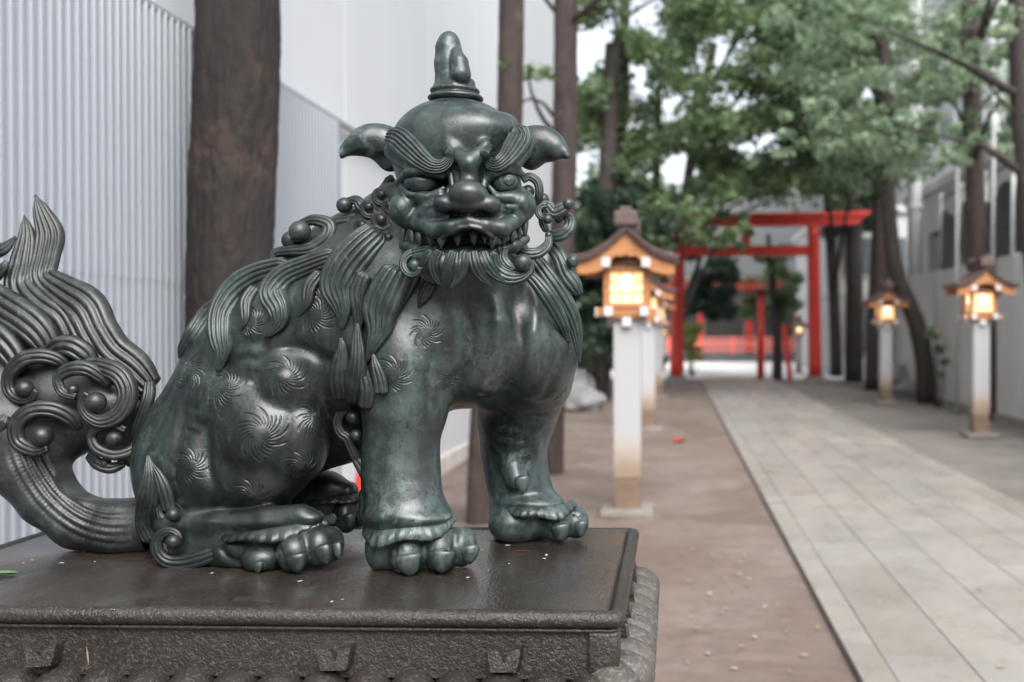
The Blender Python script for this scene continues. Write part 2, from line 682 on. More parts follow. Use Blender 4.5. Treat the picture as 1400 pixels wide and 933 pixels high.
    c = m.mix(m.ramp(m.noise(1.5, 5, 0.7, m.mapped((5, 5, 0.25))), [(0.5, 0.0), (0.8, 0.4)]), c, (0.34, 0.33, 0.31))
    MAT['panel_wall'] = m.set(c, 0.6)
    # bark
    def bark(name, lo, hi, patch, sc=1.0, band=None):
        m = NT(name)
        v = m.mapped((1.0 * sc, 1.0 * sc, 0.38 * sc))
        rd = m.new('ShaderNodeTexNoise', noise_type='RIDGED_MULTIFRACTAL')
        rd.inputs['Scale'].default_value = 9.0; rd.inputs['Detail'].default_value = 6; rd.inputs['Roughness'].default_value = 0.55
        rd.inputs['Distortion'].default_value = 0.35
        m.link(v, rd.inputs['Vector'])
        crack = m.ramp(m.math('MULTIPLY', rd.outputs['Fac'], 0.34), [(0.18, 1.0), (0.60, 0.0)])
        n1 = m.noise(14.0, 7, 0.7, v, 0.4)
        n2 = m.noise(60.0, 5, 0.7)
        c = m.ramp(m.math('ADD', m.math('MULTIPLY', n1, 0.6), m.math('MULTIPLY', n2, 0.4)), [(0.36, lo), (0.62, hi)])
        c = m.mix(m.math('MULTIPLY', m.math('SUBTRACT', 1.0, crack), 0.55), c, tuple(q * 0.5 for q in lo))
        pt = m.ramp(m.noise(3.4, 6, 0.65, dist=0.7), [(0.58, 0.0), (0.66, 0.8)])
        if band:
            sep = m.new('ShaderNodeSeparateXYZ'); m.link(m.oc, sep.inputs[0])
            z = m.math('ADD', sep.outputs[2], m.math('MULTIPLY', m.math('SUBTRACT', m.noise(7.0, 5, 0.6), 0.5), 0.35))
            bz = m.ramp(m.math('DIVIDE', z, 4.0), [(band[0] / 4, 0.0), (band[0] / 4 + 0.02, 1.0), (band[1] / 4 - 0.03, 1.0), (band[1] / 4, 0.0)])
            pt = m.math('MAXIMUM', m.math('MULTIPLY', bz, m.ramp(m.noise(11.0, 5, 0.7), [(0.45, 0.0), (0.60, 0.7)])), pt)
        c = m.mix(pt, c, patch)
        h = m.math('ADD', m.math('MULTIPLY', crack, 0.8), m.math('MULTIPLY', n2, 0.35))
        MAT[name] = m.set(c, 0.8, 0.0, m.bump(h, 1.0, 0.014))
    bark('bark_dark', (0.005, 0.004, 0.0035), (0.023, 0.0165, 0.0145), (0.050, 0.030, 0.023), 1.5, (2.0, 2.4))
    bark('bark_red', (0.016, 0.011, 0.0095), (0.055, 0.037, 0.032), (0.085, 0.058, 0.050))
    bark('bark_black', (0.012, 0.010, 0.009), (0.045, 0.036, 0.031), (0.06, 0.05, 0.04))
    # foliage
    def leaf(name, a, b, c3):
        m = NT(name)
        oi = m.new('ShaderNodeVertexColor', layer_name='tone')
        sep = m.new('ShaderNodeSeparateColor'); m.link(oi.outputs[0], sep.inputs[0])
        c = m.ramp(sep.outputs[0], [(0.0, a), (0.5, b), (1.0, c3)])
        tr = m.new('ShaderNodeBsdfTranslucent'); m.link(c, tr.inputs[0])
        m.set(c, 0.5)
        mx = m.new('ShaderNodeMixShader'); mx.inputs[0].default_value = 0.48
        m.link(m.b.outputs[0], mx.inputs[1]); m.link(tr.outputs[0], mx.inputs[2])
        m.link(mx.outputs[0], m.out.inputs['Surface'])
        MAT[name] = m.m
    leaf('leaf_mid', (0.056, 0.094, 0.047), (0.132, 0.200, 0.098), (0.25, 0.335, 0.168))
    leaf('leaf_dark', (0.016, 0.034, 0.024), (0.036, 0.068, 0.046), (0.075, 0.12, 0.075))
    leaf('leaf_pale', (0.12, 0.185, 0.11), (0.22, 0.31, 0.19), (0.35, 0.43, 0.29))
    leaf('leaf_yellow', (0.13, 0.19, 0.05), (0.22, 0.29, 0.08), (0.30, 0.37, 0.12))
    # timber, paint, lamps
    def wood(name, lo, hi, rough=0.5):
        m = NT(name)
        n = m.noise(6.0, 6, 0.6, m.mapped((1, 1, 6)), 0.5)
        c = m.ramp(n, [(0.3, lo), (0.7, hi)])
        MAT[name] = m.set(c, rough, 0.0, m.bump(n, 0.2, 0.003))
    wood('cedar_wood', (0.30, 0.125, 0.045), (0.46, 0.205, 0.080))
    wood('bronze_roof', (0.060, 0.038, 0.036), (0.125, 0.082, 0.076), 0.55)
    mat_simple('white_cap', (0.55, 0.55, 0.56), 0.5, 0.04)
    m = NT('post_paint')
    sep = m.new('ShaderNodeSeparateXYZ'); m.link(m.oc, sep.inputs[0])
    h = m.math('ADD', sep.outputs[2], m.math('MULTIPLY', m.math('SUBTRACT', m.noise(6.0, 4), 0.5), 0.16))
    c = m.ramp(h, [(0.36, (0.24, 0.18, 0.13)), (0.52, (0.36, 0.31, 0.27)), (0.66, (0.36, 0.36, 0.375))])
    MAT['post_paint'] = m.set(c, 0.55)
    mat_simple('post_foot', (0.17, 0.115, 0.080), 0.7, 0.25)
    mat_simple('stone_grey', (0.21, 0.19, 0.17), 0.8, 0.15, bump=0.4)
    mat_simple('torii_red', (0.55, 0.035, 0.022), 0.42, 0.12, 3.0)
    mat_simple('rail_red', (0.60, 0.115, 0.085), 0.5, 0.1)
    mat_simple('black_wood', (0.018, 0.016, 0.016), 0.6)
    mat_simple('pole_grey', (0.40, 0.41, 0.42), 0.6, 0.1)
    mat_simple('facade_grey', (0.42, 0.43, 0.43), 0.7, 0.1, 2.0)
    mat_simple('facade_white', (0.74, 0.75, 0.76), 0.7, 0.05, 2.0)
    mat_simple('facade_dark', (0.085, 0.080, 0.085), 0.7, 0.2, 2.0)
    mat_simple('timber_wall', (0.17, 0.145, 0.145), 0.7, 0.15)
    mat_simple('roof_tile', (0.075, 0.080, 0.080), 0.5, 0.2)
    mat_simple('net_dark', (0.055, 0.060, 0.068), 0.6, 0.2)
    mat_simple('red_plastic', (0.62, 0.045, 0.030), 0.4, 0.05)
    mat_simple('rock_grey', (0.20, 0.20, 0.20), 0.8, 0.25, 5.0, 0.5, 20, 0.03)
    mat_simple('leaf_fallen', (0.33, 0.27, 0.17), 0.6, 0.2, 8.0)
    mat_simple('leaf_green_wet', (0.10, 0.22, 0.09), 0.35, 0.15, 20.0)
    m = NT('window_glass'); MAT['window_glass'] = m.set((0.10, 0.12, 0.13), 0.08)
    m = NT('lamp_paper')
    m.set((0.85, 0.62, 0.36), 0.6)
    m.b.inputs['Emission Color'].default_value = (1.0, 0.58, 0.26, 1)
    m.b.inputs['Emission Strength'].default_value = 0.50
    MAT['lamp_paper'] = m.m
    m = NT('lamp_bulb')
    m.b.inputs['Emission Color'].default_value = (1.0, 0.80, 0.52, 1)
    m.b.inputs['Emission Strength'].default_value = 1.6
    MAT['lamp_bulb'] = m.m


make_mats()
# ------------------------------------------------------------------ bronze
def patina(m, dark, green, pale, amount, wash=None):
    """weathered bronze: dark skin, streaked green film, pale verdigris crusts, brown rubbed metal"""
    n1 = m.noise(4.5, 7, 0.7, dist=0.7)
    st = m.noise(10.0, 6, 0.65, m.mapped((3.0, 3.0, 0.45)), 0.5)
    fine = m.noise(55.0, 6, 0.75)
    f = m.math('ADD', m.math('MULTIPLY', n1, 0.45), m.math('MULTIPLY', st, 0.55))
    f = m.math('ADD', f, m.math('MULTIPLY', m.math('SUBTRACT', fine, 0.5), 0.45))
    g = m.ramp(f, [(0.56 - amount * 0.22, 0.0), (0.70 - amount * 0.18, 1.0)])
    c = m.mix(g, dark, green)
    crust = m.ramp(m.noise(26.0, 8, 0.78, m.mapped((1, 1, 0.7)), 0.3), [(0.53, 0.0), (0.60, 1.0)])
    where = m.ramp(m.noise(6.0, 4, 0.6, dist=0.5), [(0.44, 0.0), (0.60, 1.0)])
    cf = m.math('MULTIPLY', m.math('MULTIPLY', crust, where), 0.35 + 0.4 * amount)
    if wash is not None:
        cf = m.math('MULTIPLY', cf, wash)
    c = m.mix(cf, c, pale)
    pit = m.ramp(m.noise(95.0, 4, 0.75), [(0.54, 0.0), (0.60, 1.0)])
    pa = m.ramp(m.noise(9.0, 4, 0.6, dist=0.6), [(0.47, 0.0), (0.57, 1.0)])
    c = m.mix(m.math('MULTIPLY', m.math('MULTIPLY', pit, pa), 0.85), c, (0.010, 0.009, 0.009))
    w = m.ramp(m.noise(3.4, 5, 0.65, dist=1.0), [(0.52, 0.0), (0.66, 0.6)])
    c = m.mix(w, c, (0.036, 0.031, 0.031))
    return c, cf, g


def bronze(name, dark, green, amount, rough=0.34):
    m = NT(name)
    c, cf, g = patina(m, dark, green, tuple(min(1, q * 2.1 + 0.012) for q in green), amount)
    r = m.ramp(m.noise(16.0, 6, 0.7), [(0.3, rough - 0.08), (0.7, rough + 0.18)])
    r = m.math('ADD', r, m.math('MULTIPLY', cf, 0.35))
    b1 = m.bump(m.noise(60.0, 4, 0.6), 0.22, 0.004)
    b2 = m.bump(m.noise(380.0, 3, 0.7), 0.22, 0.0015, b1)
    m.b.inputs['Specular IOR Level'].default_value = 0.65
    MAT[name] = m.set(c, r, 0.10, b2, Coat_Weight=0.14, Coat_Roughness=0.12)
    return MAT[name]


bronze('bronze_dark', (0.008, 0.012, 0.012), (0.028, 0.045, 0.041), 0.45, 0.44)
bronze('bronze_tail', (0.009, 0.011, 0.011), (0.030, 0.040, 0.037), 0.45, 0.42)
bronze('bronze_green', (0.012, 0.021, 0.020), (0.036, 0.060, 0.055), 0.60, 0.40)
bronze('bronze_hair', (0.011, 0.018, 0.017), (0.036, 0.060, 0.055), 0.55, 0.43)
BD, BG, BH, BT = MAT['bronze_dark'], MAT['bronze_green'], MAT['bronze_hair'], MAT['bronze_tail']

TOP_Z = 1.45 - 0.452          # height of the plinth's top face

Q = os.environ.get('STATUE_Q', '1')
HB = 0.0034 if Q == '1' else 0.006
HH = 0.0019 if Q == '1' else 0.004

statue = empty('guardian_lion_statue', to_world(cam(480, 700, 2.0)) * np.array([1, 1, 0]) + np.array([0, 0, TOP_Z]))
tag(statue, 'dark green bronze horned guardian lion statue sitting on the stone plinth', 'statue')

# ---------------- body: torso, legs and paws in one skin
f = Field(cam(120, 820, 2.0) * np.array([1, 1, 0]) + [-0.05, -0.02, 1.68], cam(830, 270, 2.0) * np.array([1, 1, 0]) + [0.02, 0.02, 2.42], HB)
# trunk
f.C([(278, 612, 2.07, 78), (330, 560, 2.06, 92), (410, 505, 2.05, 103), (520, 470, 2.03, 104), (620, 452, 2.02, 99), (672, 458, 2.02, 98)], 30)
f.E(300, 640, 2.06, 98, 110, 100, 30)
f.C([(405, 346, 1.985, 16), (450, 326, 1.985, 17), (470, 310, 1.98, 16)], 10)
f.C([(330, 485, 2.05, 70), (395, 455, 2.03, 84), (470, 425, 2.01, 88), (545, 390, 1.98, 84), (600, 350, 1.96, 74)], 26)
f.C([(430, 385, 2.0, 44), (470, 350, 2.0, 44), (525, 315, 1.99, 44), (560, 280, 1.97, 44)], 20)
f.C([(640, 430, 2.0, 88), (640, 360, 1.97, 78), (632, 310, 1.95, 66)], 30)
f.E(726, 474, 2.015, 65, 82, 92, 12, 0.12)     # far breast
f.E(655, 486, 1.965, 52, 62, 64, 14, -0.25)    # near breast
f.E(596, 468, 1.945, 56, 74, 62, 14)
f.E(640, 425, 1.93, 44, 34, 44, 18)
f.C([(688, 380, 1.915, 9), (686, 440, 1.885, 9), (668, 530, 1.90, 8)], 22)   # breastbone ridge
f.C([(735, 400, 1.96, 15), (745, 470, 1.93, 14)], 26)
f.E(585, 430, 1.93, 52, 50, 46, 24)
# belly line
f.C([(560, 545, 2.05, 50), (470, 575, 2.06, 52), (420, 600, 2.06, 50)], 24)
# near shoulder and front leg
f.E(552, 482, 1.922, 60, 80, 60, 12)
f.C([(562, 500, 1.925, 62), (554, 560, 1.92, 54), (545, 620, 1.915, 46), (546, 660, 1.91, 47), (555, 698, 1.905, 55)], 16)
f.E(557, 700, 1.90, 59, 15, 54, 9)
f.E(572, 706, 1.88, 46, 11, 40, 9)
f.E(583, 640, 1.93, 14, 40, 24, 22)
# far shoulder and front leg
f.C([(716, 520, 2.08, 66), (706, 570, 2.13, 50), (702, 612, 2.155, 41), (706, 650, 2.165, 39), (716, 680, 2.165, 42)], 18)
f.E(722, 684, 2.15, 46, 13, 42, 8)
f.E(738, 688, 2.13, 32, 10, 30, 8)
f.E(700, 700, 2.19, 32, 42, 42, 12)
f.C([(700, 632, 2.10, 15), (707, 655, 2.085, 15)], 9)            # dewclaw
# near front paw
f.E(566, 750, 1.930, 64, 36, 54, 12)
f.E(522, 748, 1.895, 22, 34, 32, 8)
for x, y, d, rx, ry in ((558, 758, 1.868, 25, 30), (603, 753, 1.874, 24, 30), (631, 747, 1.903, 21, 28)):
    f.E(x, y, d, rx, ry, 29, 4)
f.C([(500, 676, 1.95, 10), (506, 705, 1.95, 13), (520, 730, 1.94, 18)], 10)
# far front paw
f.E(712, 713, 2.17, 40, 30, 44, 12)
f.E(700, 716, 2.13, 32, 26, 30, 10)
for x, y, d, rx, ry in ((762, 718, 2.125, 21, 23), (789, 714, 2.15, 16, 22)):
    f.E(x, y, d, rx, ry, 23, 5)
f.E(752, 712, 2.155, 44, 24, 34, 8)
# haunch
f.E(366, 582, 1.952, 82, 86, 62, 4)
f.E(314, 552, 1.956, 44, 56, 46, 4)
f.E(396, 530, 1.932, 48, 47, 44, 5)
f.E(410, 602, 1.932, 38, 60, 44, 14)
f.E(354, 600, 1.920, 40, 48, 42, 14)
f.E(300, 625, 2.0, 82, 72, 60, 22)
f.E(345, 655, 1.955, 72, 40, 48, 20)
f.E(245, 640, 2.03, 52, 90, 60, 24)
# raised bosses under the whorls
BOSS = [(390, 514, 26), (310, 532, 26), (358, 593, 33), (430, 577, 22), (412, 636, 18), (343, 676, 20), (262, 637, 22),
        (262, 512, 24), (434, 430, 24), (345, 440, 18), (538, 512, 22), (583, 454, 20), (610, 523, 13)]
# near hind foot
f.C([(238, 716, 1.95, 26), (300, 718, 1.93, 20), (370, 712, 1.91, 19), (412, 706, 1.895, 17)], 8)
f.E(425, 708, 1.895, 18, 11, 18, 8)
f.C([(255, 756, 1.945, 22), (320, 752, 1.92, 26), (370, 756, 1.90, 26)], 9)
f.E(330, 740, 1.955, 100, 34, 36, 12)
f.E(358, 763, 1.885, 28, 20, 26, 4)
f.E(403, 756, 1.868, 24, 27, 24, 3)
f.E(437, 748, 1.885, 22, 28, 24, 3)
f.E(456, 744, 1.905, 14, 24, 20, 3)
f.E(420, 735, 1.91, 34, 26, 34, 8)
# far hind foot
f.C([(400, 655, 2.16, 26), (450, 668, 2.15, 22), (476, 672, 2.14, 14)], 8)
f.E(430, 690, 2.17, 62, 34, 40, 10)
f.E(474, 705, 2.13, 17, 24, 20, 3)
f.E(489, 700, 2.145, 14, 22, 18, 3)
# wrinkles cut round the toes
def toe_rings(x, y, d, rx, rz, tilt=0.0, n=2, sp=6):
    for q in range(n):
        pts = []
        for a in np.linspace(-0.85, 0.85, 9):
            pts.append((x + math.sin(a) * rx * 0.98, y + q * sp - 2.0 * math.cos(a) + tilt * math.sin(a) * rx, d - math.cos(a) * rz * 0.97 * d / F, 1.2))
        f.C(pts, 1.5, cut=True)
toe_rings(558, 745, 1.862, 23.5, 25.5, -0.05)
toe_rings(603, 739, 1.868, 22.5, 25, -0.12)
toe_rings(762, 711, 2.125, 19.5, 19, -0.1, 2, 5)
toe_rings(790, 706, 2.15, 14, 19, -0.2, 2, 5)
f.floor(TOP_Z + 0.001)
BV, BQ = f.mesh()
BV = smooth_pts(BV, BQ, 2)
BV = work_surface(BV, BQ, [
    ([(622, 398), (640, 440), (634, 490), (616, 545)], 10, 8),
    ([(694, 385), (704, 430), (714, 480), (702, 530), (668, 560)], 9, 8),
    ([(722, 375), (732, 420), (728, 470)], 8, -5),
    ([(672, 400), (680, 445), (676, 490)], 9, -5),
    ([(752, 430), (762, 480), (752, 530), (730, 560)], 8, 5),
    ([(650, 545), (690, 552), (735, 566), (765, 560)], 8, 5),
    ([(603, 470), (590, 520), (598, 565)], 10, 4),
    ([(500, 560), (515, 620), (508, 690)], 8, 3),
    ([(574, 580), (566, 630), (580, 690)], 10, -4),
    ([(735, 590), (732, 640), (738, 678)], 7, -5),
    ([(716, 590), (716, 640), (718, 672)], 5, 4),
    ([(350, 505), (350, 530)], 8, 3),
    ([(288, 545), (283, 590), (284, 640), (300, 685)], 8, 7),
    ([(268, 560), (262, 590)], 12, -6), ([(283, 540), (300, 505), (335, 490), (352, 492), (372, 478), (402, 476), (432, 490), (447, 530)], 6, 4),
    ([(398, 560), (392, 600), (394, 650)], 7, 3), ([(322, 570), (316, 620), (318, 660)], 8, 3),
    ([(268, 545), (250, 580), (236, 640), (240, 690)], 10, 7),
    
    ([(455, 480), (440, 530), (452, 590)], 10, 8),
    ([(380, 470), (420, 478), (455, 500)], 10, 6),
    ([(300, 490), (330, 470), (370, 470)], 9, 5),
    ([(262, 712), (330, 716), (400, 712)], 5, -3),
    ([(300, 745), (310, 762), (330, 772)], 5, 6),
    ([(380, 745), (384, 765), (380, 785)], 4, 7),
    ([(540, 740), (538, 765), (545, 785)], 4, 6),
    ([(582, 738), (581, 762), (583, 782)], 4, 6),
    ([(622, 730), (621, 755), (624, 772)], 4, 5),
])

# whorls carved into the skin
def carve(V, Qd, whorls):
    me = bpy.data.meshes.new('tmp')
    me.from_pydata(V.tolist(), [], Qd.tolist())
    bm = bmesh.new(); bm.from_mesh(me)
    bpy.data.meshes.remove(me)
    bm.verts.ensure_lookup_table()
    tree = BVHTree.FromBMesh(bm)
    info = []
    for (px, py, r, arms, sg, dep) in whorls:
        ray = Vector(cam(px, py, 1.0)).normalized()
        hit = tree.ray_cast(Vector((0, 0, 0)), ray)
        if hit[0] is None:
            continue
        c, nrm = hit[0], hit[1]
        if nrm.dot(ray) > 0: nrm = -nrm
        rr = r * c.z / F
        info.append((np.array(c), np.array(nrm), rr, arms, sg, dep))
    # refine near the whorls
    if Q == '1':
        co = np.array([v.co[:] for v in bm.verts])
        near = np.zeros(len(co), bool)
        for c, nr, rr, *_ in info:
            near |= (np.linalg.norm(co - c, axis=1) < rr * 1.25)
        es = [e for e in bm.edges if near[e.verts[0].index] and near[e.verts[1].index]]
        bmesh.ops.subdivide_edges(bm, edges=es, cuts=2, use_grid_fill=True, smooth=0.0)
        bm.verts.ensure_lookup_table()
    bm.normal_update()
    co = np.array([v.co[:] for v in bm.verts]); nn = np.array([v.normal[:] for v in bm.verts])
    disp = np.zeros(len(co))
    for c, nr, rr, arms, sg, dep in info:
        d = co - c
        h = d @ nr
        p = d - h[:, None] * nr
        ex = np.array([1.0, 0, 0]); ex -= nr * (ex @ nr); ex /= np.linalg.norm(ex)
        ey = np.cross(nr, ex)
        x, y = p @ ex, p @ ey
        q = np.sqrt(x * x + y * y) / rr
        sel = (q < 1.6) & (np.abs(h) < rr * 1.1)
        ang = np.arctan2(y, x)
        boss = np.exp(-(q / 0.75) ** 2) * 0.26 * rr * dep
        ph = arms * (ang + sg * 1.25 * q) / (2 * np.pi)
        s = np.abs((ph % 1.0) - 0.5) * 2           # 0 at groove centre
        lim = 0.80 + 0.22 * np.sin(np.floor(ph) * 2.7)      # arms end at uneven lengths
        env = np.clip((q - 0.24) / 0.12, 0, 1) * np.clip((lim - q) / 0.15 + 0.6, 0, 1)
        wid = 0.40 * np.clip(0.45 + 0.55 * q, 0, 1.0)
        gr = np.clip(1 - s / wid, 0, 1)
        disp += np.where(sel, boss - gr ** 0.8 * env * 0.0026 * min(1.0, rr / 0.03), 0)
    info_c = None
    outward = nn
    # make sure normals point outwards (towards the eye at the hit points)
    sgn = 1.0
    for c, nr, *_ in info[:1]:
        i = np.argmin(np.linalg.norm(co - c, axis=1))
        sgn = 1.0 if nn[i] @ nr > 0 else -1.0
    co = co + nn * sgn * disp[:, None]
    for v, p in zip(bm.verts, co):
        v.co = p
    return bm, tree, sgn


WH = [(390, 514, 27, 20, 1, 1), (310, 532, 28, 20, 1, 1), (358, 593, 35, 22, 1, 1), (430, 577, 24, 18, 1, .8), (412, 636, 21, 16, 1, .7),
      (343, 676, 23, 17, 1, .6), (262, 637, 25, 18, 1, .7), (262, 512, 26, 20, -1, .8), (434, 430, 28, 18, 1, .3), (345, 440, 22, 17, 1, .3), (300, 580, 16, 14, 1, .3),
      (538, 512, 26, 21, 1, .6), (583, 454, 23, 19, 1, .4), (610, 523, 15, 15, 1, .2), (776, 472, 15, 13, 1, .3), (768, 538, 14, 12, 1, .3), (430, 395, 16, 13, -1, .2)]
bm_body, body_tree, sgn = carve(BV, BQ, WH)
me = bpy.data.meshes.new('body')
for v in bm_body.verts:
    v.co = Vector(to_world(np.array(v.co))) - statue.location
bmesh.ops.recalc_face_normals(bm_body, faces=bm_body.faces[:])
bm_body.to_mesh(me); bm_body.free()
body = finish('body', me, None, statue, True)

# the body's verdigris is heaviest on the rain-washed chest and fore legs
mb = NT('bronze_body')
def _body_mat(m):
    sep = m.new('ShaderNodeSeparateXYZ'); m.link(m.oc, sep.inputs[0])
    wx = m.math('ADD', sep.outputs[0], m.math('MULTIPLY', m.math('SUBTRACT', m.noise(7.0, 5), 0.5), 0.16))
    wash = m.ramp(wx, [(0.02, 0.0), (0.16, 1.0)])
    low = m.ramp(sep.outputs[2], [(0.10, 1.0), (0.40, 0.45)])
    wash = m.math('MULTIPLY', wash, low)
    d, cf0, g = patina(m, (0.009, 0.013, 0.0125), (0.028, 0.045, 0.041), (0.070, 0.100, 0.092), 0.45)
    gr, cf, g2 = patina(m, (0.010, 0.017, 0.017), (0.053, 0.080, 0.077), (0.165, 0.210, 0.202), 0.75)
    c = m.mix(wash, d, gr)
    r = m.ramp(m.noise(14.0, 6, 0.7), [(0.3, 0.29), (0.7, 0.54)])
    r = m.math('ADD', r, m.math('MULTIPLY', m.math('MULTIPLY', cf, wash), 0.4))
    b1 = m.bump(m.noise(55.0, 4, 0.6), 0.20, 0.004)
    b2 = m.bump(m.noise(400.0, 3, 0.7), 0.20, 0.0015, b1)
    m.b.inputs['Specular IOR Level'].default_value = 0.65
    MAT['bronze_body'] = m.set(c, r, 0.10, b2, Coat_Weight=0.16, Coat_Roughness=0.12)
_body_mat(mb)
body.data.materials.append(MAT['bronze_body'])


def surf_d(px, py, default, off=0.0):
    h = body_tree.ray_cast(Vector((0, 0, 0)), Vector(cam(px, py, 1.0)).normalized())
    if h[0] is None:
        return default
    return min(max(h[0].z + off, 1.7), 2.3)


def on_skin(pts, off=-0.006, lo=None, keep=0.0):
    """give a 2-D stroke the depth of the skin beneath it; rows px, py, hw [,d]"""
    ds = []
    last = None
    for p in pts:
        d = surf_d(p[0], p[1], None, off)
        if d is None:
            d = p[3] if len(p) > 3 else last
        ds.append(d); last = d if d is not None else last
    # fill leading gaps and smooth
    for i in range(len(ds) - 1, -1, -1):
        if ds[i] is None:
            ds[i] = ds[i + 1]
    ds = np.array(ds, float)
    if len(ds) > 2:
        s = ds.copy(); s[1:-1] = (ds[:-2] + ds[1:-1] * 2 + ds[2:]) / 4
        ds = np.minimum(ds, s)
    return [(p[0], p[1], d, p[2]) for p, d in zip(pts, ds)]


def lock(name, path, mat, parent, ridges=5, thick=0.5, depth=0.25, hint=(0, 0, -1), n=48, extra=None):
    g = ribbon(path, ridges, thick, depth, n, hint)
    parts = [g] + (extra or [])
    return sculpt_obj(name, merge(parts), mat, parent)


# ---------------- claws
def claw(x0, y0, d0, x1, y1, d1, r, parent=None):
    pts = []
    for t in np.linspace(0, 1, 10):
        w = r * min(1, 0.45 + t * 4) * (1 - t ** 2.0) ** 0.75
        pts.append((x0 + (x1 - x0) * t, y0 + (y1 - y0) * t, d0 + (d1 - d0) * t - 0.005 * math.sin(t * 2.4), max(w, 0.4)))
    g = ribbon(pts, 1, 0.75, 0.0, 20, per=14)
    return sculpt_obj('claw', g, MAT['bronze_body'], parent or statue)


claw(558, 757, 1.838, 562, 789, 1.836, 20)
claw(605, 752, 1.843, 603, 784, 1.838, 19.5)
claw(641, 746, 1.880, 643, 772, 1.872, 15)
claw(765, 716, 2.098, 768, 741, 2.098, 15)
claw(793, 712, 2.124, 795, 735, 2.122, 11)
claw(713, 650, 2.064, 716, 676, 2.064, 11)
claw(405, 757, 1.845, 408, 785, 1.842, 16)
claw(441, 745, 1.862, 446, 773, 1.856, 14)
claw(459, 742, 1.886, 465, 765, 1.880, 9)
claw(477, 702, 2.108, 479, 724, 2.106, 10)
claw(491, 699, 2.126, 494, 719, 2.124, 8)
claw(355, 765, 1.862, 352, 785, 1.858, 9)


# ---------------- frills above the paws: a ruffled strip round the ankle
def frill(cx, cy, d, rx, rz, a0, a1, drop, mat, slope=0.0, flare=0.010, waves=12):
    """a pleated skirt round an ankle: ellipse centre, radii px, from angle a0 to a1 (0 = towards the eye, + = right)"""
    s = d / F
    n, m = 40 * waves // 2, 9
    c = cam(cx, cy, d)
    V = []
    for i in range(n):
        t = i / (n - 1)
        a = a0 + (a1 - a0) * t
        dr = np.array([math.sin(a), 0, -math.cos(a)])
        ph = t * waves * 2 * math.pi
        sharp = 1 - 2 * abs(((t * waves) % 1.0) - 0.5) * 2
        scal = math.sin(t * math.pi * waves * 0.33 + 0.6)
        e = math.sin(math.pi * min(max(t, 0.0), 1.0)) ** 0.45
        for j in range(m):
            q = j / (m - 1)
            lift = -0.002 + flare * math.sin(q * 1.9) * e + (0.0022 * sharp + 0.0045 * scal) * q * e
            p = c + np.array([dr[0] * (rx * s + lift), -(slope * math.sin(a) * rx * s) - drop * q * e * (1 + 0.18 * scal) + 0.002, dr[2] * (rz * s + lift)])
            V.append(p)
    V = np.array(V)
    nv = len(V)
    o2 = V - c; o2[:, 1] = 0; o2 /= np.linalg.norm(o2, axis=1)[:, None] + 1e-9
    VV = np.vstack([V, V - o2 * 0.006])
    Fc = []
    for i in range(n - 1):
        for j in range(m - 1):
            k = i * m + j
            Fc.append((k, k + 1, k + m + 1, k + m)); Fc.append((nv + k, nv + k + m, nv + k + m + 1, nv + k + 1))
        for j in (0, m - 1):
            k = i * m + j
            Fc.append((k, k + m, nv + k + m, nv + k))
    for i in (0, n - 1):
        for j in range(m - 1):
            k = i * m + j
            Fc.append((k, nv + k, nv + k + 1, k + 1))
    return sculpt_obj('paw_frill', (VV, Fc), MAT['bronze_body'], statue)


frill(565, 710, 1.92, 62, 64, -1.9, 1.45, 0.030, BG, slope=-0.09, flare=0.014, waves=17)
frill(735, 686, 2.16, 52, 54, -0.7, 1.5, 0.024, BG, slope=-0.03, flare=0.016, waves=12)
frill(382, 716, 1.93, 76, 48, -1.15, 1.6, 0.022, BD, slope=-0.16, flare=0.014, waves=14)
frill(455, 678, 2.15, 40, 32, -1.2, 1.6, 0.015, BD, slope=-0.1, waves=9)


# ---------------- curls: a band that winds in to a ball
def curl(pts, ball, mat, name='mane_curl', ridges=3, thick=0.75, parent=None, n=70, depth=0.2):
    parts = [ribbon(pts, ridges, thick, depth, n)]
    for b in (ball if isinstance(ball[0], (tuple, list)) else [ball]):
        parts.append(ball_geo(*b))
    return sculpt_obj(name, merge(parts), mat, parent or statue)


def spiral(cx, cy, d, r0, a0, turn, r1, w0, w1, lead=(), dd=-0.02, n=12):
    """sketch-space spiral; lead rows come first"""
    out = list(lead)
    for i in range(n):
        t = i / (n - 1)
        a = a0 + turn * t
        r = r0 + (r1 - r0) * t
        out.append((cx + math.cos(a) * r, cy + math.sin(a) * r, d + dd * t, w0 + (w1 - w0) * t))
    return out


PI = math.pi
# on the near hind heel
curl(spiral(231, 702, 1.93, 24, 1.15, -5.2, 9, 8, 5, [], -0.01), (237, 704, 1.905, 9.5), BD, 'leg_curl')
curl([(345, 728, 1.93, 7), (318, 740, 1.905, 9), (290, 758, 1.90, 11), (258, 768, 1.905, 12)] + spiral(236, 742, 1.905, 28, 1.35, 4.6, 10, 11, 5, [], -0.012), (237, 741, 1.885, 10), BD, 'leg_curl')
# on the back of the near fore leg
curl([(500, 640, 1.955, 7), (486, 622, 1.94, 8)] + spiral(484, 575, 1.935, 26, 1.9, 4.3, 12, 8, 6, [], -0.01), [(483, 571, 1.912, 9.5), (487, 596, 1.915, 9)], BD, 'leg_curl')
lock('mane_lock', [(478, 618, 1.945, 3), (488, 630, 1.94, 7), (502, 652, 1.935, 9), (512, 680, 1.93, 5)], BD, statue, 2)

# ---------------- mane locks lying on the back and shoulder
def mane(pts, ridges=5, thick=0.5, mat=None, off=-0.008, name='mane_lock', depth=0.25):
    return lock(name, on_skin(pts, off), mat or BH, statue, ridges, thick, depth)

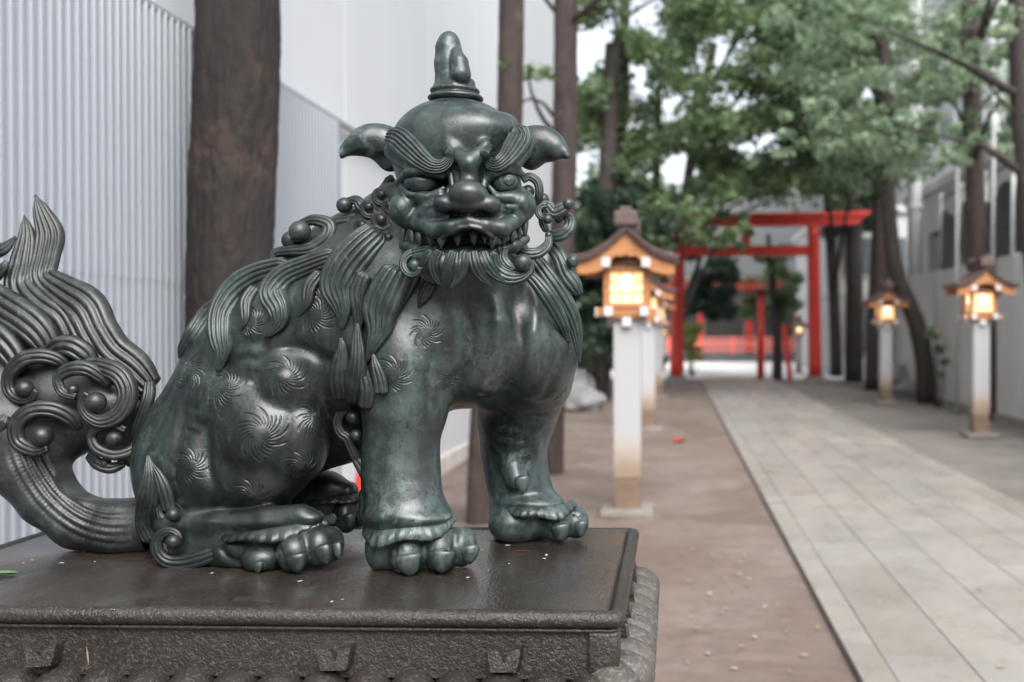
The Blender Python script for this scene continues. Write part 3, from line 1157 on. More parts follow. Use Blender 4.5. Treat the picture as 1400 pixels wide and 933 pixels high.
mane([(312, 405, 9, 2.03), (284, 430, 13, 2.03), (264, 458, 13, 2.03), (251, 478, 9, 2.02), (245, 490, 2, 2.02)], 4, .55)
mane([(398, 364, 15, 2.0), (355, 376, 18, 2.0), (325, 395, 20), (305, 425, 19), (302, 458, 17), (305, 480, 13), (301, 497, 8), (297, 509, 2)], 5, .75)
mane([(462, 348, 13, 1.98), (424, 362, 15), (390, 377, 17), (374, 400, 20), (382, 422, 17), (382, 440, 12), (371, 454, 6), (362, 462, 1.5)], 5, .8)
mane([(520, 316, 20, 1.93), (494, 340, 26), (473, 366, 28), (462, 392, 25), (467, 416, 16), (469, 434, 8), (467, 451, 2)], 6, .7)
mane([(500, 372, 12), (490, 400, 13), (492, 430, 10), (488, 456, 5), (482, 470, 1.5)], 3, .8, BD, -0.004)
mane([(548, 366, 22, 1.9), (532, 396, 26), (521, 424, 25), (519, 450, 18), (510, 474, 9), (501, 495, 2)], 5, .75)
mane([(440, 372, 9), (425, 392, 11), (420, 414, 8), (408, 432, 2)], 3, .8, BD, -0.003)
mane([(350, 392, 8), (338, 412, 10), (336, 436, 7), (328, 452, 2)], 3, .8, BD, -0.003)
mane([(570, 356, 12, 1.88), (562, 378, 13), (556, 398, 9), (548, 420, 2)], 3, .8, BD, -0.004)
mane([(590, 386, 9), (580, 404, 9), (572, 420, 2)], 3, .8, BD, -0.003)
mane([(470, 545, 16), (466, 520, 18), (466, 497, 13), (468, 476, 7), (466, 462, 2)], 4, .6, BD, -0.012)
mane([(484, 550, 15), (488, 520, 17), (490, 490, 12), (489, 462, 8), (489, 442, 2)], 4, .7, BD, -0.018)
mane([(500, 560, 10), (503, 535, 12), (498, 510, 9), (496, 488, 3)], 3, .6, BD, -0.01)
mane([(522, 540, 10), (520, 520, 10), (514, 500, 7), (510, 484, 2)], 3, .6, BD, -0.008)
# flame tuft where the tail meets the rump
mane([(212, 742, 14), (203, 715, 18), (205, 680, 17), (206, 650, 11), (202, 622, 2)], 5, .6, BD, -0.012, 'rump_tuft')
mane([(232, 700, 9), (226, 672, 11), (217, 650, 7), (206, 632, 2)], 3, .6, BD, -0.01, 'rump_tuft')
# thick curl standing on the back
curl([(515, 318, 1.97, 13), (480, 330, 1.965, 13), (445, 347, 1.96, 12), (405, 358, 1.955, 12), (380, 357, 1.955, 9), (378, 346, 1.95, 7), (398, 343, 1.94, 8), (425, 340, 1.935, 10), (447, 326, 1.935, 11), (450, 308, 1.94, 10), (430, 301, 1.945, 8), (412, 306, 1.95, 6)],
     [(410, 317, 1.93, 15), (398, 329, 1.95, 13)], BH, n=110)
curl([(532, 262, 1.95, 10), (520, 290, 1.95, 12), (492, 300, 1.945, 11), (462, 305, 1.95, 10), (444, 309, 1.955, 6)], (448, 308, 1.955, 6), BH)
curl([(528, 285, 1.945, 9), (510, 290, 1.935, 10), (496, 284, 1.93, 9), (487, 274, 1.935, 7), (474, 276, 1.94, 5)], (471, 281, 1.94, 11), BH)
# dark bunches beside the cheek
for x, y, d, r in ((522, 300, 1.895, 16), (505, 283, 1.92, 14), (512, 324, 1.90, 15), (532, 325, 1.885, 14), (522, 266, 1.92, 14), (496, 308, 1.92, 13), (538, 348, 1.885, 13), (533, 280, 1.90, 11)):
    curl(spiral(x, y, d, r, 0.5, 4.2, r * 0.45, r * 0.5, 3, [], -0.012, 9), (x, y, d - 0.012, r * 0.42), BD, n=40)
lock('mane_lock', [(535, 240, 1.95, 6), (528, 262, 1.94, 12), (514, 286, 1.945, 16), (490, 312, 1.95, 14), (480, 330, 1.955, 6)], BD, statue, 4)
curl([(560, 345, 1.86, 6), (540, 352, 1.865, 8), (522, 346, 1.87, 7), (512, 332, 1.88, 4)], (513, 333, 1.875, 5), BD)
# right-hand side
lock('mane_lock', [(722, 345, 1.93, 10), (742, 372, 1.92, 14), (765, 405, 1.925, 15), (782, 436, 1.94, 12), (790, 466, 1.95, 7), (792, 498, 1.955, 1.5)], BG, statue, 4, .6)
lock('mane_lock', [(705, 362, 1.90, 6), (728, 380, 1.885, 9), (750, 408, 1.885, 11), (768, 440, 1.91, 9), (778, 468, 1.935, 3)], BG, statue, 3, .6)
curl([(752, 335, 1.95, 9), (765, 352, 1.93, 11), (774, 374, 1.925, 12), (785, 390, 1.925, 11), (792, 402, 1.93, 6)], (783, 357, 1.91, 9), BH, ridges=3)
curl([(703, 338, 1.86, 6), (718, 346, 1.86, 8), (735, 346, 1.865, 8), (748, 336, 1.88, 7), (751, 322, 1.89, 4)], (750, 322, 1.89, 5), BG)
curl([(748, 322, 1.93, 7), (765, 322, 1.92, 9), (778, 312, 1.92, 9), (778, 298, 1.93, 7), (766, 296, 1.935, 4)], (764, 300, 1.93, 6), BG)
curl(spiral(745, 291, 1.90, 12, -1.2, -5.0, 4, 6, 4, [], -0.012), (749, 300, 1.885, 6.5), BG)
curl([(748, 318, 1.91, 5), (742, 302, 1.91, 6), (748, 282, 1.905, 8), (757, 290, 1.905, 9), (768, 286, 1.905, 10), (776, 280, 1.905, 8)], [(777, 279, 1.90, 8), (742, 273, 1.915, 9)], BG)
curl([(729, 282, 1.90, 5), (737, 268, 1.89, 6), (735, 250, 1.89, 6), (724, 242, 1.89, 6), (714, 247, 1.885, 5)], (722, 262, 1.905, 9), BG)

# ---------------- head
g = Field(cam(515, 372, 2.0) * np.array([1, 1, 0]) + [0, 0, 1.66], cam(745, 112, 2.0) * np.array([1, 1, 0]) + [0.01, 0.02, 2.05], HH)
g.E(624, 207, 1.90, 90, 71, 86, 6)
g.E(630, 268, 1.895, 84, 72, 76, 20)
g.E(641, 176, 1.825, 52, 26, 30, 16)                  # forehead rolls
g.E(588, 176, 1.84, 34, 25, 28, 16)
g.E(690, 180, 1.85, 22, 24, 24, 16)
# eye sockets
g.E(576, 249, 1.795, 36, 20, 26, 6, cut=True)
g.E(690, 249, 1.80, 29, 20, 26, 6, cut=True)
g.C([(540, 206, 1.845, 15), (570, 228, 1.800, 14), (604, 235, 1.785, 9)], 6)      # brow ridges
g.C([(718, 200, 1.85, 14), (698, 226, 1.802, 13), (672, 234, 1.785, 9)], 6)
g.C([(618, 203, 1.790, 7), (630, 217, 1.774, 7), (641, 226, 1.766, 8)], 12)
g.C([(664, 199, 1.790, 7), (652, 214, 1.774, 7), (641, 226, 1.766, 8)], 12)
g.C([(641, 222, 1.768, 12), (641, 244, 1.775, 12), (640, 262, 1.765, 15)], 6)
# muzzle
g.E(637, 300, 1.825, 74, 34, 56, 12)
g.E(552, 287, 1.822, 20, 23, 27, 6)
g.E(714, 281, 1.822, 19, 22, 27, 6)
g.C([(556, 274, 1.815, 9), (578, 271, 1.795, 8), (602, 268, 1.785, 7)], 6)
g.C([(712, 269, 1.815, 9), (698, 271, 1.797, 8), (680, 270, 1.785, 7)], 6)
# lids
g.C([(544, 250, 1.82, 5), (556, 237, 1.790, 6), (578, 232, 1.774, 7), (604, 240, 1.780, 6)], 2.5)
g.C([(546, 252, 1.82, 4.5), (560, 266, 1.795, 4), (584, 269, 1.785, 4), (606, 258, 1.785, 4)], 2.5)
g.C([(666, 247, 1.782, 5), (676, 236, 1.776, 7), (692, 231, 1.784, 6), (713, 238, 1.812, 5)], 2.5)
g.C([(666, 252, 1.785, 3.5), (678, 267, 1.785, 4), (698, 267, 1.795, 4), (713, 258, 1.815, 4)], 2.5)
for x in (616, 664):
    g.C([(x, 238, 1.785, 4.5), (x + (3 if x < 640 else -3), 256, 1.776, 4.5)], 2)
# mouth opening
g.E(634, 328, 1.79, 80, 11, 60, 4, cut=True)
g.E(556, 326, 1.82, 15, 17, 34, 4, cut=True)
g.E(716, 320, 1.82, 13, 17, 34, 4, cut=True)
# nose
g.E(640, 266, 1.740, 27, 20, 27, 7)
g.E(609, 279, 1.752, 17, 13, 21, 6)
g.E(669, 280, 1.752, 16, 13, 20, 6)
g.E(640, 283, 1.746, 38, 10, 20, 6)
g.C([(590, 290, 1.752, 3), (610, 297, 1.742, 3), (640, 298, 1.738, 3), (668, 297, 1.742, 3), (688, 291, 1.752, 3)], 3, cut=True)
g.E(620, 293, 1.742, 9, 5.5, 16, 3, cut=True)
g.E(658, 293, 1.742, 9, 5.5, 16, 3, cut=True)
# upper lip
g.C([(553, 303, 1.82, 9), (572, 304, 1.795, 11), (594, 314, 1.765, 12), (616, 311, 1.750, 10.5), (641, 303, 1.744, 8), (664, 309, 1.750, 10.5), (686, 313, 1.765, 12), (704, 301, 1.795, 11), (718, 292, 1.82, 9)], 4)
g.C([(578, 294, 1.775, 5), (583, 283, 1.770, 5), (593, 281, 1.766, 4.5)], 2)
g.C([(706, 294, 1.785, 5), (704, 284, 1.78, 4.5), (694, 283, 1.772, 4.5)], 3)
g.C([(604, 327, 1.760, 2.6), (614, 319, 1.744, 2.8), (628, 312, 1.738, 2.8), (643, 310, 1.736, 2.8), (658, 313, 1.738, 2.8), (670, 322, 1.748, 2.8), (676, 327, 1.760, 2.6)], 1.5)
# lower jaw
g.E(630, 356, 1.86, 76, 22, 66, 12)
g.C([(552, 336, 1.84, 7), (574, 342, 1.812, 8), (602, 346, 1.80, 8), (640, 348, 1.795, 8), (676, 345, 1.80, 8), (702, 337, 1.812, 8), (718, 327, 1.83, 7)], 8)
HV, HQ = g.mesh()
HV = smooth_pts(HV, HQ, 2)
bronze('bronze_head', (0.010, 0.018, 0.018), (0.038, 0.063, 0.059), 0.58, 0.36)
head = sculpt_obj('head', (HV, [tuple(q) for q in HQ.tolist()]), MAT['bronze_head'], statue)
MH = MAT['bronze_head']
head_bm = bmesh.new()
_m = bpy.data.meshes.new('t'); _m.from_pydata(HV.tolist(), [], HQ.tolist()); head_bm.from_mesh(_m)
head_tree = BVHTree.FromBMesh(head_bm); head_bm.free(); bpy.data.meshes.remove(_m)


def on_head(pts, off=-0.004, default=1.83):
    out = []
    for p in pts:
        h = head_tree.ray_cast(Vector((0, 0, 0)), Vector(cam(p[0], p[1], 1.0)).normalized())
        d = h[0].z + off if h[0] is not None else (p[3] if len(p) > 3 else default)
        out.append([p[0], p[1], d, p[2]])
    ds = np.array([o[2] for o in out])
    s = ds.copy(); s[1:-1] = (ds[:-2] + 2 * ds[1:-1] + ds[2:]) / 4
    for o, d in zip(out, np.minimum(ds, s)): o[2] = d
    return [tuple(o) for o in out]


# eyeballs with an engraved ring
def eyeball(px, py, d, rx, ry, iris):
    V, Fc = ball_geo(px, py, d, rx, rx * 0.8, 64, 48)
    c = cam(px, py, d)
    V = c + (V - c) * np.array([1, ry / rx, 1])
    if iris:
        ip = cam(iris[0], iris[1], d - rx * 0.6 * d / F)
        q = np.linalg.norm((V - ip)[:, :2], axis=1) * F / d
        fr = V[:, 2] < c[2]
        dz = np.where(fr, 0.0016 * np.exp(-((q - iris[2]) / 1.0) ** 2) * -1 + 0.0012 * (q < iris[2] - 1) + 0.0010 * np.exp(-((q - iris[2] * .55) / 0.8) ** 2) * -1, 0)
        dirn = (V - c) / (np.linalg.norm(V - c, axis=1)[:, None] + 1e-9)
        V = V + dirn * dz[:, None]
    return sculpt_obj('eye', (V, Fc), MH, statue)


eyeball(577, 250, 1.805, 24, 16, (556, 250, 8))
eyeball(689, 249, 1.803, 20, 16, (696, 246, 8.5))
# eyebrows
lock('eyebrow', on_head([(532, 188, 10, 1.86), (545, 190, 17), (561, 204, 18), (577, 219, 15), (592, 228, 11.5), (606, 227, 9.5), (615, 217, 8), (613, 206, 6.5), (604, 203, 4)], -0.009), MH, statue, 6, .75, .34, n=80)
lock('eyebrow', on_head([(706, 172, 11), (711, 187, 17), (702, 205, 17), (690, 219, 13), (678, 226, 10.5), (667, 221, 9), (663, 210, 7), (669, 202, 5.5), (677, 205, 3)], -0.009), MH, statue, 6, .75, .34, n=80)
# ears
def ear(rows, mat, sgn):
    gE = ribbon(rows, 1, .85, 0.0, 60, per=26)
    V, Fc = gE
    return sculpt_obj('ear', gE, mat, statue)
def ear_field(stroke, hollow, tip):
    e = Field(cam(min(p[0] for p in stroke) - 22, 262, 1.9) * np.array([1, 1, 0]) + [0, 0, 1.83], cam(max(p[0] for p in stroke) + 40, 148, 1.9) * np.array([1, 1, 0]) + [0, 0, 2.0], HH)
    for x, y, d, rx, ry, rz, rot in stroke:
        e.E(x, y, d, rx, ry, rz, 14, rot)
    for x, y, d, rx, ry, rz, rot in hollow:
        e.E(x, y, d, rx, ry, rz, 6, rot, cut=True)
    e.C(tip, 6)
    V, Qd = e.mesh()
    V = smooth_pts(V, Qd, 2)
    sculpt_obj('ear', (V, [tuple(q) for q in Qd.tolist()]), MH, statue)
ear_field([(533, 205, 1.915, 22, 30, 20, 0), (510, 192, 1.905, 28, 23, 18, 0.15), (488, 196, 1.90, 22, 13, 14, 0.55)],
          [(512, 224, 1.885, 24, 13, 14, 0.35), (490, 214, 1.885, 14, 5, 10, 0.45)],
          [(478, 202, 1.90, 9), (466, 210, 1.895, 6), (456, 213, 1.89, 3.5)])
ear_field([(726, 203, 1.915, 22, 30, 20, 0), (744, 196, 1.905, 25, 23, 18, -0.3), (760, 204, 1.90, 15, 15, 13, -0.7)],
          [(744, 226, 1.88, 22, 10, 14, -0.1)],
          [(762, 204, 1.90, 9), (772, 209, 1.895, 6.5), (776, 214, 1.89, 4)])
# horn
hf = Field(cam(575, 150, 1.9) * np.array([1, 1, 0]) + [0, 0, 1.80], cam(672, 34, 1.9) * np.array([1, 1, 0]) + [0, 0, 1.99], HH)
hf.E(623, 135, 1.89, 38, 9, 34, 3)
hf.E(622, 125, 1.89, 34, 8, 30, 2.5)
hf.C([(619, 116, 1.895, 25), (615, 88, 1.895, 19.5), (613, 66, 1.895, 16), (614, 56, 1.895, 13)], 8)
hf.C([(630, 102, 1.860, 14), (628, 86, 1.864, 12), (624, 68, 1.880, 6)], 3.0)
hf.C([(606, 117, 1.88, 11), (622, 119, 1.862, 9), (641, 116, 1.88, 9)], 2)
V, Qd = hf.mesh(); V = smooth_pts(V, Qd, 2)
sculpt_obj('horn', (V, [tuple(q) for q in Qd.tolist()]), MAT['bronze_head'], statue)

# teeth
def tooth(x0, y0, x1, y1, d, r, name='tooth'):
    gg = ribbon([(x0, y0, d + 0.002, r), ((x0 + x1) / 2, (y0 + y1) / 2, d - 0.001, r * .72), (x1, y1, d, .5)], 1, .8, 0, 16, per=12, back=0.8)
    return sculpt_obj(name, gg, MH, statue)
tooth(604, 320, 603, 341, 1.764, 8, 'fang'); tooth(676, 320, 672, 341, 1.764, 8, 'fang')
tooth(552, 306, 549, 336, 1.822, 6, 'fang'); tooth(717, 300, 718, 329, 1.822, 6, 'fang')
for x, y, yt, d, r in ((625, 318, 338, 1.772, 7), (647, 316, 336, 1.768, 7), (662, 320, 334, 1.772, 5), (588, 322, 338, 1.783, 6), (573, 318, 337, 1.792, 6), (563, 314, 334, 1.805, 5),
                       (688, 320, 336, 1.783, 6), (700, 314, 334, 1.792, 6), (709, 308, 328, 1.807, 4.5)):
    tooth(x, y, x + 1, yt, d, r)
for x, y, yt, d, r in ((594, 348, 334, 1.79, 4), (616, 350, 338, 1.785, 4), (638, 351, 339, 1.782, 4), (658, 350, 338, 1.785, 4), (682, 346, 334, 1.79, 4)):
    tooth(x, y, x, yt, d, r)

# beard
BRD = [([(592, 341, 1.785, 7), (584, 358, 1.79, 10), (581, 374, 1.805, 8), (593, 388, 1.815, 1.5)], 3),
       ([(604, 341, 1.775, 8), (596, 360, 1.778, 11), (600, 379, 1.79, 9), (613, 395, 1.80, 1.5)], 4),
       ([(622, 342, 1.770, 8), (617, 362, 1.770, 11), (611, 381, 1.78, 8), (609, 396, 1.79, 1.5)], 4),
       ([(636, 342, 1.766, 8), (633, 362, 1.766, 11), (625, 381, 1.775, 7), (617, 394, 1.78, 1.5)], 3),
       ([(646, 342, 1.768, 8), (650, 362, 1.765, 10), (658, 378, 1.772, 7), (672, 391, 1.78, 1.5)], 3),
       ([(659, 342, 1.772, 8), (665, 360, 1.77, 10), (677, 376, 1.776, 7), (695, 388, 1.785, 1.5)], 3),
       ([(600, 338, 1.790, 5), (572, 344, 1.80, 7), (556, 350, 1.82, 5)], 3), ([(610, 345, 1.778, 6), (606, 362, 1.772, 7), (605, 378, 1.782, 2)], 2), ([(628, 345, 1.768, 6), (626, 364, 1.762, 7), (622, 382, 1.772, 2)], 2), ([(653, 345, 1.770, 6), (658, 362, 1.764, 7), (668, 380, 1.776, 2)], 2)]
for p, rr in BRD:
    lock('beard_lock', p, MH, statue, rr, .7, .3)
curl([(672, 342, 1.775, 7), (678, 366, 1.785, 11), (694, 378, 1.79, 12), (712, 378, 1.795, 9), (724, 368, 1.80, 7), (725, 356, 1.80, 4)], (715, 359, 1.785, 12), MH, 'beard_curl', 4)
curl([(690, 340, 1.80, 6), (688, 352, 1.79, 7), (694, 362, 1.785, 7), (704, 368, 1.785, 4)], (704, 366, 1.787, 4), MH, 'beard_curl', 3)
curl([(590, 346, 1.785, 6)] + spiral(566, 364, 1.81, 20, -0.9, -5.2, 7, 7, 5, [], -0.02), (567, 363, 1.795, 9), MH, 'beard_curl', 3)
sculpt_obj('chin', ball_geo(635, 362, 1.84, 60, 50, 40, 30), MH, statue) if False else None

# ---------------- tail
tail = None
tf = Field(cam(-125, 770, 2.1) * np.array([1, 1, 0]) + [0, 0, 1.88], cam(225, 420, 2.1) * np.array([1, 1, 0]) + [0, 0, 2.26], 0.0032 if Q == '1' else 0.007)
tf.C([(212, 716, 2.06, 40), (160, 722, 2.05, 36), (108, 712, 2.05, 36), (68, 680, 2.05, 38), (40, 640, 2.05, 44), (20, 590, 2.06, 52), (0, 540, 2.07, 60)], 14)
tf.E(60, 560, 2.08, 88, 78, 46, 14)
tf.E(140, 560, 2.08, 66, 58, 44, 14)
tf.E(90, 500, 2.09, 90, 60, 36, 14)
tf.E(-50, 560, 2.09, 70, 100, 40, 14)
tf.C([(172, 618, 2.06, 20), (140, 628, 2.06, 18)], 10)
tf.C([(195, 560, 2.06, 16), (190, 600, 2.06, 16), (186, 625, 2.06, 14)], 10)
tf.E(136, 650, 2.06, 43, 31, 90, 5, cut=True)
tf.floor(TOP_Z + 0.001)
TV, TQ = tf.mesh(); TV = smooth_pts(TV, TQ, 2)
flutes = []
for off in (-22, -11, 0, 11, 22):
    pts = [(x + nx * off, y + ny * off) for x, y, nx, ny in ((178, 722, 0, 1), (140, 721, -.1, .99), (104, 708, -.35, .93), (70, 680, -.7, .7), (44, 642, -.88, .45), (30, 606, -.95, .3))]
    flutes.append((pts, 3.2, 4.5))
TV = work_surface(TV, TQ, flutes)
tail = sculpt_obj('tail', (TV, [tuple(q) for q in TQ.tolist()]), BT, statue)
fl = lambda p, r=5, th=.5, m=BT: lock('tail_flame', p, m, tail, max(3, r - 1), th * 1.15, .36, n=90)
fl([(48, 267, 2.10, 4), (58, 292, 2.10, 13), (69, 322, 2.10, 20), (64, 352, 2.09, 19), (60, 380, 2.08, 20), (86, 402, 2.07, 27), (116, 424, 2.06, 33), (132, 455, 2.05, 32), (152, 485, 2.05, 32), (182, 508, 2.05, 30), (206, 532, 2.05, 20)], 6)
fl([(33, 295, 2.11, 3), (37, 325, 2.10, 13), (32, 360, 2.09, 19), (28, 392, 2.08, 22), (50, 420, 2.065, 25), (78, 440, 2.055, 24), (92, 470, 2.05, 20), (94, 492, 2.05, 12)], 5)
fl([(-60, 372, 2.12, 8), (-25, 350, 2.12, 12), (5, 340, 2.12, 9), (22, 324, 2.12, 2)], 3)
fl([(-40, 392, 2.07, 12), (-12, 378, 2.065, 13), (4, 366, 2.06, 8), (8, 356, 2.06, 2)], 4)
fl([(-70, 392, 2.08, 14), (-30, 400, 2.06, 22), (14, 424, 2.04, 25), (48, 448, 2.03, 24), (66, 474, 2.03, 19), (62, 494, 2.03, 10)], 5)
fl([(-80, 430, 2.06, 16), (-40, 444, 2.04, 22), (0, 466, 2.025, 22), (22, 494, 2.02, 17), (20, 512, 2.02, 9)], 4)
fl([(60, 494, 2.03, 11), (78, 476, 2.02, 14), (98, 474, 2.015, 16), (118, 486, 2.02, 15), (128, 500, 2.03, 9)], 4, .6)
fl([(205, 520, 2.035, 7), (204, 540, 2.02, 9), (197, 562, 2.015, 9), (188, 588, 2.02, 8), (182, 606, 2.03, 4)], 3, .7)
fl([(-60, 700, 2.05, 8), (-30, 660, 2.04, 16), (-10, 630, 2.03, 20), (0, 590, 2.03, 14)], 4)
tc = lambda p, b, r=3: curl(p, (b[0], b[1], b[2] + 0.004, b[3] * 0.82), BT, 'tail_curl', r, .8, tail, 90, .25)
tc([(96, 508, 2.03, 8), (84, 494, 2.015, 10), (60, 487, 2.005, 11), (32, 492, 2.0, 11), (14, 512, 2.0, 10), (14, 534, 2.0, 9), (28, 546, 1.995, 8), (44, 544, 1.99, 6), (50, 534, 1.985, 4)], (34, 532, 1.985, 15), 3)
tc([(150, 530, 2.01, 6), (140, 516, 2.0, 9), (118, 504, 1.99, 11), (94, 506, 1.99, 10), (80, 518, 1.99, 8), (86, 536, 1.99, 7), (104, 543, 1.985, 5)], (100, 533, 1.985, 9), 3)
tc([(108, 500, 2.02, 9), (140, 502, 2.005, 13), (166, 514, 1.995, 14), (176, 540, 1.99, 14), (164, 566, 1.985, 13), (140, 576, 1.98, 11), (120, 566, 1.975, 9), (113, 550, 1.97, 7), (120, 538, 1.965, 5)], (131, 550, 1.965, 17), 4)
tc([(112, 590, 2.03, 8), (100, 572, 2.015, 12), (74, 560, 2.0, 13), (44, 562, 1.99, 12), (24, 580, 1.985, 12), (26, 604, 1.985, 11), (48, 616, 1.98, 9), (66, 612, 1.975, 6)], (58, 597, 1.972, 18), 3)
tc([(186, 600, 2.02, 6), (182, 615, 2.01, 8), (158, 622, 2.0, 8), (134, 614, 1.995, 8), (126, 598, 1.995, 7), (134, 586, 1.99, 6), (156, 582, 1.99, 6), (172, 588, 1.99, 5)], (157, 600, 1.99, 14), 2)
tc([(122, 622, 2.04, 7), (134, 634, 2.02, 9), (152, 640, 2.02, 8), (170, 634, 2.03, 5)], (144, 634, 2.015, 10), 2)
tc(spiral(-30, 560, 1.99, 40, 0.2, 5.2, 14, 11, 8, [], -0.015), (-30, 560, 1.97, 15), 3)
# ------------------------------------------------------------------ plinth with rolled rim, panelled frieze and lotus petals
PX0, PX1, PY0, PY1 = -1.41, -0.077, 1.572, 2.266     # world extents of the slab at the rim
DCOS = math.cos(YAW)


def build_plinth():
    r = empty('stone_plinth', ((PX0 + PX1) / 2, (PY0 + PY1) / 2, 0))
    tag(r, 'dark brown wet stone plinth with rolled rim and lotus petals under the bronze lion', 'plinth')
    cx, cy = r.location.x, r.location.y
    hx, hy = (PX1 - PX0) / 2, (PY1 - PY0) / 2

    def loop_ring(bm, dx, z, rad, n=8):
        """rounded rectangle outline at an offset dx outwards"""
        pts = []
        for (sx, sy, a0) in ((1, 1, 0), (-1, 1, 90), (-1, -1, 180), (1, -1, 270)):
            for k in range(n + 1):
                a = R(a0 + 90 * k / n)
                pts.append((sx * (hx + dx - rad) + math.cos(a) * rad, sy * (hy + dx - rad) + math.sin(a) * rad, z))
        return [bm.verts.new(p) for p in pts]

    def loft(name, prof, mat, rad=0.03, closed_top=False, smooth=True):
        bm = bmesh.new()
        rings = [loop_ring(bm, dx, z, max(rad + dx * 0.5, 0.006)) for dx, z in prof]
        n = len(rings[0])
        for a, b in zip(rings, rings[1:]):
            for k in range(n):
                bm.faces.new((a[k], a[(k + 1) % n], b[(k + 1) % n], b[k]))
        if closed_top:
            bm.faces.new(rings[-1])
        bmesh.ops.recalc_face_normals(bm, faces=bm.faces[:])
        me = bpy.data.meshes.new(name); bm.to_mesh(me); bm.free()
        o = finish(name, me, mat, r, smooth)
        return o
    T = TOP_Z
    # the top face, a hair dished at the groove inside the rim
    top = loft('top_face', [(-0.024, T - 0.006), (-0.028, T - 0.001), (-0.031, T)], MAT['plinth_top_stone'], 0.012, True, False)
    prof = [(-0.025, T - 0.007)]
    for k in range(0, 17):
        a = R(150 - 250 * k / 16)
        prof.append((-0.013 + 0.013 * math.cos(a), T - 0.010 + 0.0135 * math.sin(a)))
    prof += [(-0.014, T - 0.025), (-0.009, T - 0.026), (-0.009, T - 0.030), (-0.016, T - 0.031)]
    loft('rim', prof, MAT['plinth_stone'], 0.022)
    Zb = T - 0.088
    loft('frieze', [(-0.018, T - 0.028), (-0.018, Zb - 0.02)], MAT['plinth_stone'], 0.012, False, False)
    # corner pilasters and brackets of the frieze
    for sx, sy in ((1, -1), (-1, -1), (1, 1), (-1, 1)):
        b = MB(); b.box((sx * (hx - 0.034), sy * (hy - 0.034), (T - 0.031 + Zb) / 2 - 0.004), (0.050, 0.050, T - 0.031 - Zb + 0.010), bev=0.005)
        b.build('corner_block', MAT['plinth_stone'], r, True)

    def bracket(x, y, rz):
        b = MB()
        z = Zb + 0.018
        M = Matrix.Translation((x, y, z)) @ Matrix.Rotation(rz, 4, 'Z')
        prof = [(-.031, .017), (-.010, .013), (0.001, -.004), (.010, .011), (.031, .017), (.027, -.004), (.022, -.018), (-.024, -.018), (-.028, .0)]
        prof = [(u + random.uniform(-.002, .002), v + random.uniform(-.002, .002)) for u, v in prof]
        b.prism(prof, 0.006, -0.020, lambda u, v, w: M @ Vector((u * (1 + w * 6), w + v * 0.15, v)))
        b.build('frieze_bracket', MAT['plinth_stone'], r)
    for px in (62, 465, 694):
        v = cam(px, 898, 1.62); w = to_world(v)
        bracket(w[0] - cx, -(hy - 0.016), 0.0)
    for k in range(4):
        bracket(hx - 0.022, -hy + 0.15 + k * 0.135, R(90))
    # overlapping lotus petals round the shoulder below
    zc = Zb - 0.022

    def petal(x, y, rz, w=0.074, mat='petal_stone_lit', dz=0.0):
        n, mm = 11, 9
        V = []; Fc = []
        for i in range(n):
            t = i / (n - 1)                       # 0 at the frieze, 1 at the outer lip and under
            a = -0.2 + t * 2.35
            ox = 0.068 * math.sin(min(a, 1.57)) if a < 1.57 else 0.068 * (1 - 0.25 * (a - 1.57))
            oz = 0.044 * math.cos(a * 1.0)
            if a > 1.57: oz = -0.095 * (a - 1.57)
            for j in range(mm):
                s = j / (mm - 1) * 2 - 1
                ww = w * 0.5 * (1.0 - 0.15 * t)
                dome = math.sqrt(max(0, 1 - s * s * 0.94))
                V.append((s * ww * 1.1, -(ox * (0.50 + 0.50 * dome)) - 0.002, zc + (oz + 0.012) * (0.10 + 0.90 * dome) - 0.018 + 0.004 * s))
        for i in range(n - 1):
            for j in range(mm - 1):
                a = i * mm + j
                Fc.append((a, a + 1, a + mm + 1, a + mm))
        # close the back so the petal is a solid
        V2 = [(vx * 0.96, min(vy + 0.030, 0.02), vz - 0.028) for vx, vy, vz in V]
        nv = len(V); V += V2
        Fc += [tuple(nv + q for q in f_[::-1]) for f_ in Fc[:]]
        for i in range(n - 1):
            for j in (0, mm - 1):
                a = i * mm + j
                Fc.append((a, a + mm, nv + a + mm, nv + a))
        for i in (0, n - 1):
            for j in range(mm - 1):
                a = i * mm + j
                Fc.append((a, a + 1, nv + a + 1, nv + a))
        M = Matrix.Translation((x, y, 0)) @ Matrix.Rotation(rz, 4, 'Z')
        V = [tuple(M @ Vector(v) + Vector((0, 0, dz))) for v in V]
        o = obj_np('lotus_petal', V, Fc, MAT[mat], r, True)
        bm = bmesh.new(); bm.from_mesh(o.data); bmesh.ops.recalc_face_normals(bm, faces=bm.faces[:]); bm.to_mesh(o.data); bm.free()
    nf = 18
    for k in range(nf):
        petal(-hx + 0.02 + (2 * hx - 0.04) * (k + 0.5) / nf, -(hy - 0.022), 0.0, 0.078, 'plinth_stone', -0.022)
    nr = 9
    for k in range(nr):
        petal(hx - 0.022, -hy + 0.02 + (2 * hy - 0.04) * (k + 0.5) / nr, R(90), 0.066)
    petal(hx - 0.035, -hy + 0.035, R(45), 0.080, 'petal_stone_lit', -0.006)
    # core and lower steps
    b = MB(); b.box((0, 0, (Zb - 0.05) / 2 + 0.09), (2 * hx - 0.06, 2 * hy - 0.06, Zb - 0.05 - 0.18 + 0.12))
    b.build('core', MAT['plinth_stone'], r)
    b = MB(); b.box((0, 0, 0.09), (2 * hx + 0.22, 2 * hy + 0.22, 0.18), bev=0.012)
    b.build('base_step', MAT['plinth_stone'], r)
    b = MB(); b.box((0, 0, 0.52), (2 * hx + 0.02, 2 * hy + 0.02, 0.42), bev=0.01)
    b.build('lower_drum', MAT['plinth_stone'], r)
    return r


plinth = build_plinth()
